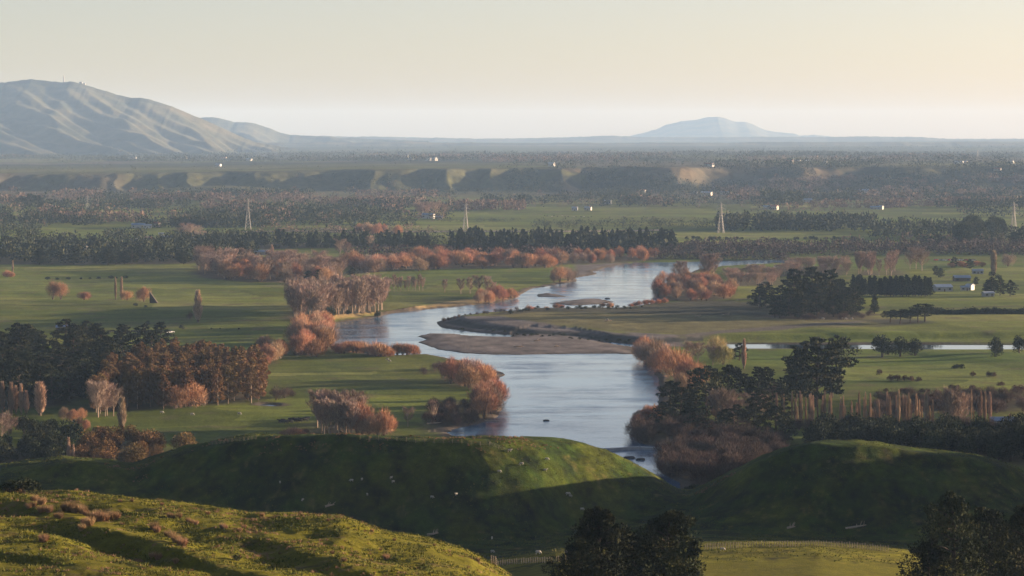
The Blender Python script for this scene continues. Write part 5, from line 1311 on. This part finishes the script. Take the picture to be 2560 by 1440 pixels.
HOUSES = [
    (8, 628, 13, 8, 4.0, 'white farm house with blue grey roof at the far end of the thick shelter belt', 'white', 'greytin', 0.1),
    (190, 622, 11, 8, 3.6, 'white house, taller of the joined pair in the thick shelter belt', 'white', 'bluetin', 0.1),
    (207, 622, 10, 7, 3.0, 'white house with a bright end wall, lower of the joined pair', 'white', 'greytin', -0.2),
    (346, 570, 17, 9, 4.2, 'pale blue roofed shed, largest of three behind the flat field', 'white', 'bluetin', 0.0),
    (369, 571, 10, 7, 3.5, 'small white shed, middle of three behind the flat field', 'white', 'greytin', 0.1),
    (391, 568, 9, 8, 5.0, 'squarish cream house, last of three behind the flat field', 'cream', 'redtin', -0.3),
    (383, 606, 24, 8, 3.0, 'long low orange lit brick building by the sheds', 'brick', 'redtin', -0.4),
    (372, 601, 8, 6, 3.4, 'small brick house behind the long orange building', 'brick', 'redtin', -0.4),
    (336, 604, 9, 6, 2.6, 'low cream shed hidden by the dark bushes', 'cream', 'greytin', 0.2),
    (403, 592, 6, 5, 3.6, 'tiny white tower like shed above the orange building', 'white', 'greytin', 0.1),
    (422, 598, 13, 6, 3.0, 'cream shed between the orange building and the pink trees', 'cream', 'greytin', 0.1),
    (478, 602, 11, 6, 3.0, 'blue roofed shed under the pink farm trees', 'white', 'bluetin', 0.2),
    (516, 600, 7, 6, 3.0, 'small blue roofed shed beside the broad round tree', 'white', 'bluetin', 0.0),
    (539, 601, 11, 6, 2.6, 'low white shed at the end of the farm row', 'white', 'greytin', -0.2),
    (652, 637, 16, 8, 3.2, 'grey blue roofed shed among the middle conifers', 'grey', 'bluetin', 0.1),
    (1071, 547, 17, 11, 5.5, 'barn with blue roof and shining white gable beneath the square pale block', 'white', 'bluetin', -0.25),
    (1098, 549, 9, 6, 4.0, 'grey lean shed beside the barn with the white gable', 'grey', 'greytin', 0.0),
    (1437, 526, 9, 7, 4.5, 'white cottage at the back edge of the big flat field', 'white', 'greytin', -0.2),
    (1470, 526, 11, 7, 4.5, 'cream cottage beside the white one at the back of the big flat field', 'cream', 'greytin', -0.3),
    (1519, 510, 13, 9, 5.5, 'white house with steep roof before the dark wood', 'white', 'greytin', -0.3),
    (1603, 482, 18, 10, 5.0, 'sunlit white house in the clearing under the scarp', 'white', 'redtin', -0.4),
    (1766, 489, 22, 11, 6.0, 'sunlit cream house, largest at the foot of the sandy cliff', 'cream', 'greytin', -0.4),
    (1812, 486, 20, 10, 5.0, 'long white house beside the largest at the foot of the sandy cliff', 'white', 'bluetin', -0.2),
    (1844, 495, 12, 9, 4.5, 'small house with a rusty end wall below the sandy cliff', 'brick', 'greytin', -0.4),
    (1738, 485, 9, 8, 4.5, 'tiny white house above the round copse below the cliff', 'white', 'greytin', -0.4),
    (1774, 417, 20, 11, 6.0, 'big bright white house on top of the sandy cliff', 'white', 'redtin', -0.6),
    (1936, 526, 11, 9, 6.0, 'shining cream house standing at the corner of the dark plantation', 'cream', 'redtin', -0.5),
    (1918, 524, 13, 8, 4.5, 'blue roofed wing beside the shining cream house', 'white', 'bluetin', -0.1),
    (2018, 506, 16, 9, 5.0, 'blue grey roofed house in front of the dome shaped copse', 'grey', 'bluetin', 0.1),
    (2152, 482, 32, 12, 5.0, 'long blue roofed barn far out among the bare woods', 'grey', 'bluetin', 0.0),
    (2188, 524, 16, 8, 3.5, 'low blue roofed shed in the narrow green field', 'grey', 'bluetin', -0.1),
    (2203, 524, 6, 6, 5.0, 'small bright cream hut at the end of the low blue shed', 'cream', 'greytin', -0.5),
    (2356, 728, 13, 9, 3.2, 'broad blue grey roofed barn behind the shelter row', 'grey', 'bluetin', 0.25),
    (2404, 702, 13, 8, 3.0, 'dark shed with pale blue roof above the farmyard', 'browntimber', 'bluetin', 0.1),
    (2425, 724, 5, 5, 3.6, 'bright white little gable house in the farmyard', 'white', 'greytin', -0.7),
    (2412, 726, 6, 4, 2.6, 'blue roofed lean-to beside the little white gable house', 'grey', 'bluetin', 0.0),
    (2444, 684, 9, 6, 2.8, 'flat grey roofed shed by the dark farm trees', 'grey', 'greytin', 0.0),
    (2470, 742, 8, 5, 2.4, 'low grey shed half lost among shrubs of the farm', 'grey', 'greytin', 0.3),
    (166, 826, 11.5, 5.5, 2.4, 'long open fronted hay shed with pale blue roof alone in the field', 'browntimber', 'bluetin', 0.0),
    (44, 955, 8, 7, 5.5, 'grey roofed villa half hidden in the dark pine wood', 'grey', 'greytin', 0.3),
    (2512, 1076, 11, 6, 3.0, 'pale blue roofed building behind the shaded bushes', 'white', 'bluetin', 0.0),
    (2340, 1078, 5, 4, 2.2, 'small grey white hut at the foot of the bushy poplars', 'white', 'greytin', 0.3),
    (331, 398, 30.0, 14.0, 5.6, 'white farm building far off on the plateau under the mountain', 'white', 'greytin', -0.3),
    (622, 402, 20.4, 12.6, 5.6, 'bright white house far off on the plateau beside a dark belt', 'white', 'greytin', -0.4),
    (546, 416, 14.4, 9.8, 5.0, 'white house by the plateau road', 'white', 'greytin', -0.4),
    (460, 397, 20.4, 12.6, 4.3, 'faint pale house on the plateau beyond the road', 'cream', 'greytin', -0.4),
    (560, 397, 20.4, 12.6, 4.3, 'faint cream house next to the dark plateau belt', 'cream', 'redtin', -0.4),
    (1017, 394, 13.2, 9.8, 7.4, 'small bright house on the far plateau, first in its line', 'white', 'greytin', -0.5),
    (1027, 400, 19.2, 11.2, 5.0, 'bright white house on the far plateau, second in its line', 'white', 'greytin', -0.5),
    (1072, 402, 14.4, 14.0, 6.8, 'gleaming white house, nearer of the plateau twins', 'white', 'greytin', -0.6),
    (1086, 402, 14.4, 14.0, 6.8, 'gleaming white house, outer one of the plateau twins', 'white', 'greytin', -0.6),
    (1379, 416, 14, 10, 7, 'white dot of a house in the scarp woods', 'white', 'greytin', -0.4),
    (1976, 409, 14.4, 9.8, 7.4, 'tall cream house in the hamlet on the far terrace', 'cream', 'redtin', -0.5),
    (1992, 406, 20.4, 9.8, 4.3, 'long cream house in the hamlet on the far terrace', 'cream', 'greytin', -0.4),
    (2016, 406, 15.6, 9.8, 4.3, 'faint white house in the hamlet on the far terrace', 'white', 'greytin', -0.4),
    (2063, 409, 8.4, 7.0, 5.0, 'lonely white house past the terrace hamlet', 'white', 'greytin', -0.4),
    (2104, 407, 18.0, 9.8, 5.0, 'faint cream house above the pink woods of the far terrace', 'cream', 'redtin', -0.4),
    (2397, 409, 21.6, 9.8, 5.0, 'faint white house, largest of the far right terrace', 'white', 'greytin', -0.4),
    (2412, 408, 13.2, 8.4, 4.3, 'faint cream house close to the largest of the far right terrace', 'cream', 'greytin', -0.4),
    (2530, 409, 8.4, 8.4, 6.2, 'bright narrow house near the terrace end', 'white', 'greytin', -0.6),
    (2494, 428, 15.6, 9.8, 3.7, 'cream house in the bare woods under the terrace end', 'cream', 'redtin', -0.4),
    (2022, 486, 7, 6, 4.5, 'tiny white cottage, first of the dotted line in the bare woods', 'white', 'greytin', -0.4),
    (2030, 487, 7, 6, 4.5, 'tiny white cottage, second of the dotted line in the bare woods', 'white', 'greytin', -0.4),
    (2042, 486, 7, 6, 4.5, 'tiny white cottage, third of the dotted line in the bare woods', 'white', 'greytin', -0.4),
    (2097, 486, 7, 6, 4.5, 'tiny white cottage apart from the dotted line in the bare woods', 'white', 'greytin', -0.4),
]
for (px, py, L, D, Hw, lab, wall, roof, rz) in HOUSES:
    nm = 'shed' if 'shed' in lab or 'lean' in lab else 'barn' if 'barn' in lab else 'farm_house'
    house(px, py, L, D, Hw, lab, wall, roof, rz=rz, name=nm, cat=nm.replace('farm_', ''), open_front='open fronted' in lab, windows=3 if L > 8 else 2, chimney=L > 8 and nm == 'farm_house' and py > 420)
# sloping dark hay shed beside the leaning willow
x, y, z = ground_at(382, 761)
o = empty('hay_shed', (x, y, z), 0, 0.8); mb = MB(); mb.prism([(-2.5, 0), (4.5, 0), (-2.2, 9.5), (-2.6, 9.5)], -2.5, 2.5); obj('roof', mb.mesh('roof', 'darkbark'), o)
mb = MB(); mb.prism([(-2.2, 0), (3.6, 0), (-2.0, 8.2)], -2.2, 2.2); obj('haystack', mb.mesh('hay', 'browntimber'), o); props(o, 'dark sloping lean shed in the paddock beside an orange willow', 'shed')
# white marker post in the flat field
x, y, z = ground_at(2155, 603); o = empty('marker_post', (x, y, z)); mb = MB(); mb.box((0, 0, 1.6), (1.1, 1.1, 3.4)); obj('post', mb.mesh('post', 'white'), o); mb = MB(); mb.box((0, 0, 3.4), (1.5, 1.5, 0.25)); obj('cap', mb.mesh('cap', 'white'), o)
props(o, 'stout white marker pillar in the flat right field', 'marker')

# pale embankment road and the low covered stacks beside it
def strip(name, pts, h, w, mat, label, kind=None, cat=None):
    mb = MB(); P = [gp(a, c_, 0.8) for a, c_ in pts]; n = 60; V, q_ = [], []
    xs = np.linspace(0, len(P) - 1, n)
    for i, t in enumerate(xs):
        a = int(min(math.floor(t), len(P) - 2)); f_ = t - a; x = P[a][0] * (1 - f_) + P[a + 1][0] * f_; y = P[a][1] * (1 - f_) + P[a + 1][1] * f_
        z = float(height(x, y)); hh = h * (0.85 + 0.3 * random.random())
        V += [(x, y - w, z - 0.3), (x, y - w * 0.35, z + hh), (x, y + w * 0.35, z + hh), (x, y + w, z - 0.3)]
    for i in range(n - 1):
        for k in range(3): q_.append((i * 4 + k, i * 4 + 4 + k, i * 4 + 5 + k, i * 4 + k + 1))
    return props(obj(name, build(name, V, np.array(q_), [mat])), label, cat, kind=kind)


strip('embankment', [(598, 580), (800, 580), (1100, 579), (1400, 579), (1650, 577)], 1.4, 7, 'drift', 'pale gravel embankment line', 'structure')
strip('terrace_road', [(1000, 429.5), (1180, 429)], 0.6, 14, 'drift', 'pale road edge', 'structure')
for i in range(12):
    px = 804 + i * 5.4; x, y, z = ground_at(px, 574)
    o = obj('hay_stack', k_rock(200 + i), loc=(x, y, z + 0.4)); o.scale = (1.6, 1.6, 2.2); o.data.materials[0] = MAT['drift']; props(o, 'pale topped hay stack in the short row by the embankment', 'haystack', 'hay stacks by the embankment')

# ------------------------------------------------------------------ pylons
def make_pylon(H=40.0):
    def bars(mb, w0, w1, z0, z1, n, r):
        for k in range(n):
            za, zb = z0 + (z1 - z0) * k / n, z0 + (z1 - z0) * (k + 1) / n
            wa, wb = w0 + (w1 - w0) * k / n, w0 + (w1 - w0) * (k + 1) / n
            ca = [(-wa, -wa), (wa, -wa), (wa, wa), (-wa, wa)]; cb = [(-wb, -wb), (wb, -wb), (wb, wb), (-wb, wb)]
            for j in range(4):
                j2 = (j + 1) % 4
                mb.tube([(*ca[j], za), (*cb[j2], zb)], [r, r], 3); mb.tube([(*ca[j2], za), (*cb[j], zb)], [r, r], 3); mb.tube([(*cb[j], zb), (*cb[j2], zb)], [r, r], 3)
    m1 = MB()
    for s_ in ((-1, -1), (1, -1), (1, 1), (-1, 1)):
        m1.tube([(s_[0] * 3.6, s_[1] * 3.6, -0.5), (s_[0] * 1.2, s_[1] * 1.2, H * 0.6), (s_[0] * 0.75, s_[1] * 0.75, H * 0.93)], [0.26, 0.22, 0.16], 4)
    bars(m1, 3.6, 1.2, 0, H * 0.6, 6, 0.12); bars(m1, 1.2, 0.75, H * 0.6, H * 0.93, 6, 0.10)
    m1.tube([(-0.7, 0, H * 0.93), (0, 0, H)], [0.15, 0.1], 4); m1.tube([(0.7, 0, H * 0.93), (0, 0, H)], [0.15, 0.1], 4)
    arms = []
    for f_, w in ((0.62, 5.2), (0.76, 6.0), (0.89, 4.6)):
        m2 = MB(); z = H * f_
        for s_ in (-1, 1):
            for t_ in (-0.8, 0.8): m2.tube([(s_ * 0.8, t_, z), (s_ * w, 0, z + 0.3)], [0.16, 0.14], 4)
            m2.tube([(s_ * 0.8, 0, z + 2.2), (s_ * w, 0, z + 0.3)], [0.15, 0.12], 4); m2.tube([(s_ * w * 0.55, 0, z), (s_ * w * 0.55, 0, z + 1.2)], [0.1, 0.1], 4)
            m2.tube([(s_ * w * 0.97, 0, z + 0.2), (s_ * w * 0.97, 0, z - 1.7)], [0.13, 0.13], 5)
        arms.append(m2.mesh('crossarm', 'steel'))
    return m1.mesh('lattice_tower', 'steel'), arms


PY = make_pylon()
for px, py, pt, lab in ((620, 573, 494, 'lattice pylon standing at the end of the pale embankment'), (1164, 577, 504, 'lattice pylon beside the blue roofed barn and flat field'), (1802, 582, 504, 'lattice pylon at the corner of the dark plantation'), (2534, 585, 505, 'lattice pylon beyond the towering dark gums'), (218, 530, 489, 'faint lattice pylon on the far left flats'), (95, 386, 360, 'very faint pylon under the mountain'), (2444, 403, 374, 'very faint pylon on the far right terrace')):
    x, y, z = hit(px, py) if py < 487 else ground_at(px, py); s = (py - pt) * y / F / 40.0
    o = empty('lattice_pylon', (x, y, z), 0.15, s); obj('lattice_tower', PY[0], o)
    for a in PY[1]: obj('crossarm', a, o)
    props(o, lab, 'pylon')

# ------------------------------------------------------------------ animals
def loft(rings, n=10):
    V, q_ = [], []
    for (c_, ry, rz_) in rings:
        for k in range(n):
            t = 2 * math.pi * k / n; V.append((c_[0], c_[1] + ry * math.cos(t), c_[2] + rz_ * math.sin(t)))
    for i in range(len(rings) - 1):
        for k in range(n): q_.append((i * n + k, i * n + (k + 1) % n, (i + 1) * n + (k + 1) % n, (i + 1) * n + k))
    return V, q_


def one_skin(mb, name, mats, vox, pick):
    me = mb.mesh('tmp', mats[0]); o = bpy.data.objects.new('tmp', me); COL.objects.link(o)
    r_ = o.modifiers.new('r', 'REMESH'); r_.mode = 'VOXEL'; r_.voxel_size = vox; r_.use_smooth_shade = True
    dg = bpy.context.evaluated_depsgraph_get(); out = bpy.data.meshes.new_from_object(o.evaluated_get(dg)); bpy.data.objects.remove(o)
    out.name = name; out.materials.clear()
    for k in mats: out.materials.append(MAT[k])
    for p in out.polygons: p.material_index = pick(p.center)
    return out


def k_sheep(graze):
    mb = MB()
    V, q_ = loft([((-.60, 0, .62), .02, .02), ((-.56, 0, .62), .2, .2), ((-.35, 0, .62), .28, .27), ((0, 0, .60), .30, .28), ((.3, 0, .62), .27, .27), ((.5, 0, .66), .2, .22), ((.56, 0, .68), .02, .02)]); mb.add(V, q_)
    hz = 0.30 if graze else 0.88
    mb.tube([(.42, 0, .70), (.62, 0, (hz + .75) / 2 + .04), (.72, 0, hz), (.90, 0, hz - .10)], [.17, .125, .11, .055], 8)
    for s_ in (-1, 1):
        mb.tube([(.72, s_ * .06, hz + .06), (.68, s_ * .2, hz + .05)], [.045, .02], 5)
        mb.tube([(.34, s_ * .14, .55), (.35, s_ * .14, .28), (.35, s_ * .14, -.02)], [.085, .05, .045], 6)
        mb.tube([(-.40, s_ * .15, .55), (-.34, s_ * .15, .36), (-.43, s_ * .15, .22), (-.40, s_ * .15, -.02)], [.11, .07, .05, .045], 6)
    mb.tube([(-.55, 0, .66), (-.66, 0, .5)], [.05, .03], 5)
    return one_skin(mb, 'sheep', ['wool', 'hidewhite'], 0.035, lambda c_: 1 if c_.z < 0.28 and c_.x < 0.6 or c_.x > 0.74 else 0)


def k_cow(graze, pied):
    mb = MB()
    V, q_ = loft([((-1.05, 0, 1.15), .03, .03), ((-1.0, 0, 1.12), .25, .28), ((-.7, 0, 1.08), .36, .38), ((0, 0, 1.0), .40, .42), ((.6, 0, 1.05), .36, .42), ((.9, 0, 1.12), .24, .32), ((1.0, 0, 1.15), .03, .05)]); mb.add(V, q_)
    hz = .35 if graze else 1.45
    mb.tube([(.8, 0, 1.2), (1.15, 0, (hz + 1.2) / 2 + .08), (1.3, 0, hz + .05), (1.62, 0, hz - .2)], [.28, .2, .17, .10], 8)
    for s_ in (-1, 1):
        mb.tube([(1.3, s_ * .1, hz + .14), (1.24, s_ * .33, hz + .12)], [.06, .03], 5)
        mb.tube([(.68, s_ * .22, .9), (.70, s_ * .2, .48), (.70, s_ * .2, -.02)], [.15, .085, .075], 6)
        mb.tube([(-.78, s_ * .22, .95), (-.66, s_ * .22, .68), (-.86, s_ * .22, .44), (-.80, s_ * .22, -.02)], [.2, .12, .085, .075], 6)
    mb.tube([(-1.0, 0, 1.3), (-1.12, 0, .9), (-1.1, 0, .55)], [.05, .035, .06], 5)
    return one_skin(mb, 'cow', ['hideblack', 'hidewhite'], 0.06, lambda c_: 1 if pied and vnoise(np.array([c_.x * 1.7 + 3]), np.array([c_.z * 1.7 + c_.y]), 7)[0] > 0.1 else 0)


SHEEP = [k_sheep(True), k_sheep(False)]; COWS = [k_cow(True, False), k_cow(False, False), k_cow(True, True)]


def animal(me, px, py, label, cat, group=None, rz=None, s=1.0, on_plain=False):
    x, y, z = ground_at(px, py) if on_plain else hit(px, py)
    o = obj(cat, me, loc=(x, y, z)); o.rotation_euler = (0, 0, random.uniform(0, 6.28) if rz is None else rz); o.scale = (s, s, s)
    return props(o, label, cat, group)


for px, py in ((757, 1257), (879, 1208), (905, 1202), (978, 1199), (983, 1208), (918, 1242), (1141, 1240), (1230, 1348), (1231, 1382), (1080, 1250), (700, 1210)):
    animal(SHEEP[random.random() < .3], px, py, 'white sheep grazing on the shaded face of the middle hill', 'sheep', 'sheep in the shade', s=0.8)
for px, py in ((1248, 1185), (1274, 1131), (1304, 1164), (1367, 1151), (1363, 1180)):
    animal(SHEEP[random.random() < .3], px, py, 'white sheep on the sunlit flank of the middle hill', 'sheep', 'sheep in the sun', s=0.85, rz=random.choice((0.1, 3.3)))
animal(SHEEP[0], 1420, 1240, 'larger white sheep at the shadow edge on the middle hill', 'sheep', rz=0.2, s=1.0)
animal(SHEEP[0], 1427, 1243, 'lamb close to the larger sheep at the shadow edge', 'sheep', rz=2.9, s=0.65)
animal(SHEEP[0], 1455, 1277, 'white sheep in the dark hollow above the foreground pines', 'sheep', rz=0.2, s=0.8)
animal(SHEEP[0], 1806, 1377, 'cream sheep by the fence on the sunny knoll', 'sheep', rz=0.1, s=0.8)
for px, py in ((1345, 1386), (1418, 1386)): animal(SHEEP[0], px, py, 'white sheep on the little lit rise beside the foreground pines', 'sheep', 'sheep by the pines', rz=0.2, s=1.0)
for px, py in ((969, 899), (973, 903), (861, 989), (598, 1040), (480, 1041), (404, 1035), (1518, 812)):
    animal(SHEEP[0], px, py, 'pale sheep far off in the riverside meadows', 'sheep', 'meadow sheep', s=1.2, rz=random.choice((0.1, 3.2)), on_plain=True)
for px, py in ((2057, 808), (2104, 807), (2114, 808), (2129, 808)): animal(SHEEP[0], px, py, 'white speck of a sheep on the dry flat below the macrocarpas', 'sheep', 'sheep on the dry flat', s=1.3, rz=0.1, on_plain=True)
for i in range(22):
    animal(COWS[0 if i % 4 else 1], 702 + i * 3.2 + random.uniform(-1, 1), 1062 - i * 0.35 + random.uniform(-3.0, 2.0), 'dark cow in the herd bunched before the pinkish grove', 'cow', 'herd before the grove', rz=random.choice((0.2, 3.0, 2.7)), on_plain=True)
for i in range(13):
    animal(COWS[2 if i == 9 else i % 2], 272 + i * 8.4 + random.uniform(-2, 2), 830 + random.uniform(-1, 1.5), 'dark cow strung out in the line across the left field', 'cow', 'cow line in the left field', rz=random.choice((0.1, 3.2)), on_plain=True)
for i in range(14):
    animal(COWS[i % 3], 1360 + i * 9 + random.uniform(-3, 3), 542 + random.uniform(-2, 2), 'tiny dark cow in the far flat field', 'cow', 'cows in the far flat field', rz=0.1, on_plain=True)

# ------------------------------------------------------------------ cars
def make_car():
    mb = MB(); mb.prism([(-2.1, .35), (2.1, .35), (2.15, .75), (1.2, .92), (-1.9, .95), (-2.15, .8)], -.85, .85); body = {c_: mb.mesh('body', c_) for c_ in ('carwhite', 'carsilver', 'carred')}
    mb = MB(); mb.prism([(-1.7, .95), (1.1, .93), (.5, 1.45), (-1.3, 1.47)], -.74, .74); cab = mb.mesh('cabin', 'glass')
    mb = MB(); mb.tube([(0, -.1, 0), (0, .1, 0)], [.34, .34], 12); return body, cab, mb.mesh('wheel', 'tyre')


CAR = make_car()


def car(px, py, paint, label, group=None, rz=0.0, s=1.0):
    x, y, z = ground_at(px, py); o = empty('parked_car', (x, y, z), rz, s)
    obj('body', CAR[0][paint], o); obj('cabin', CAR[1], o)
    for a in (-1.35, 1.35):
        for c_ in (-.78, .78): obj('wheel', CAR[2], o, (a, c_, .34))
    return props(o, label, 'car', group)


for i, px in enumerate((2340, 2353, 2363, 2374, 2382, 2391, 2404, 2416, 2428, 2436)):
    car(px, 651 + random.uniform(-.4, .4), ('carwhite', 'carsilver', 'carwhite', 'carred')[i % 4] if i else 'carred', 'car parked in the row against the dark bush belt', 'cars by the bush belt', rz=0.5 + random.uniform(-.2, .2), s=1.15)
car(1942, 671, 'carwhite', 'white car parked on the shingle at the head of the pale copse', None, 0.5, 1.3)
car(1920, 675, 'carsilver', 'silver car parked near the white one by the pale copse', None, 0.2, 1.3)
car(425, 832, 'carwhite', 'white vehicle alone at the edge of the left field', None, 0.6, 1.2)

# ------------------------------------------------------------------ fences
def fence(pts, n, label, h=1.15, r=0.07, near_y=None, wires=4):
    P = []
    L = np.array(pts, float); seg = np.linalg.norm(np.diff(L, axis=0), axis=1); cum = np.concatenate([[0], np.cumsum(seg)])
    for i in range(n):
        d = cum[-1] * i / (n - 1); P.append(hit(np.interp(d, cum, L[:, 0]), np.interp(d, cum, L[:, 1])))
    ys_ = np.array([p[1] for p in P]); ys_ = np.median(np.stack([np.roll(ys_, k) for k in range(-2, 3)]), 0) if near_y is None else np.full(n, near_y)
    Q = []
    for (x, y, z), y2 in zip(P, ys_):
        x2 = x / y * y2; Q.append((x2, y2, float(height(x2, y2))))
    o = empty('wire_fence', Q[0]); q0 = np.array(Q[0])
    ms = []
    for k in range(3):
        m_ = MB(); m_.tube([(0, 0, -.3), (random.uniform(-.05, .05), 0, h * (0.92 + .1 * k))], [r, r * 0.9], 5); ms.append(m_.mesh('post', 'wood'))
    for i, q_ in enumerate(Q): obj('post', ms[i % 3], o, tuple(np.array(q_) - q0))
    m_ = MB()
    for w in range(wires):
        zz = h * (0.25 + 0.7 * w / max(wires - 1, 1)); m_.tube([np.array(q_) - q0 + np.array([0, 0.05, zz]) for q_ in Q], [0.012] * n, 3)
    obj('wires', m_.mesh('wires', 'steel'), o)
    return props(o, label, 'fence')


fence([(1762, 1374), (1850, 1370), (1950, 1367), (2050, 1366), (2140, 1371), (2220, 1379)], 72, 'close post and batten fence along the top of the sunny knoll', 1.25, 0.075)
fence([(1228, 1416), (1300, 1410), (1420, 1404)], 34, 'dark post and batten fence beside the foreground pines', 1.2, 0.07)
fence([(900, 1101), (1030, 1108), (1115, 1110), (1160, 1114), (1210, 1116), (1270, 1120)], 17, 'sparse post fence along the crest of the middle hill', 1.1, 0.045)
fence([(530, 1113), (580, 1106), (640, 1099)], 12, 'short post fence on the rising shoulder of the shaded hill', 1.0, 0.045)

# ------------------------------------------------------------------ air
hz = bpy.data.materials.new('haze air'); hz.use_nodes = True; nt = hz.node_tree; nt.nodes.clear()
out = node(nt, 'ShaderNodeOutputMaterial'); pv = node(nt, 'ShaderNodeVolumePrincipled')
pv.inputs['Color'].default_value = (0.42, 0.645, 1.0, 1); pv.inputs['Absorption Color'].default_value = (0.30, 0.29, 0.34, 1); pv.inputs['Density'].default_value = HAZE = 2.85e-5; pv.inputs['Anisotropy'].default_value = 0.0
nt.links.new(pv.outputs[0], out.inputs['Volume'])
mb = MB(); mb.box((1500, 19850, 246), (34000, 41700, 500)); o = obj('haze', mb.mesh('haze', hz) if False else build('haze', np.concatenate(mb.v), np.concatenate(mb.q), [hz]))
props(o, 'pale winter haze over the whole plain', 'haze', kind='stuff')

# ------------------------------------------------------------------ sky, sun, camera
w = bpy.data.worlds.new('World'); SC.world = w; w.use_nodes = True; nt = w.node_tree
bg = nt.nodes['Background']; sky = node(nt, 'ShaderNodeTexSky', sky_type='NISHITA', sun_disc=False)
sky.sun_elevation = SUN_EL; sky.sun_rotation = SUN_AZ; sky.altitude = 100; sky.air_density = 0.6; sky.dust_density = 1.05; sky.ozone_density = 0.55
nt.links.new(mixc(nt, 1.0, sky.outputs[0], (1.08, 0.945, 0.965), 'MULTIPLY'), bg.inputs['Color']); bg.inputs['Strength'].default_value = 0.054
l = bpy.data.lights.new('Sun', 'SUN'); l.energy = 5.0; l.angle = R(0.5); l.color = (1.0, 0.77, 0.56)
so = bpy.data.objects.new('Sun', l); COL.objects.link(so); so.rotation_euler = Vector(SUN).to_track_quat('Z', 'Y').to_euler(); so.location = (200, 0, 400)
cd = bpy.data.cameras.new('Camera'); cam = bpy.data.objects.new('Camera', cd); COL.objects.link(cam)
cam.location = (0, 0, CAMZ); cam.rotation_euler = (math.pi / 2 + PITCH, 0, 0)
cd.sensor_width = 36.0; cd.lens = F / W0 * 36.0; cd.clip_start = 1.0; cd.clip_end = 120000
SC.camera = cam
SC.render.resolution_x, SC.render.resolution_y = 1024, 576
SC.view_settings.view_transform = 'Standard'; SC.view_settings.look = 'None'; SC.view_settings.gamma = 1.0
SC.view_settings.exposure = 1.84
cy = SC.cycles
cy.max_bounces = 6; cy.diffuse_bounces = 2; cy.glossy_bounces = 2; cy.volume_bounces = 1; cy.transparent_max_bounces = 8
cy.use_denoising = True
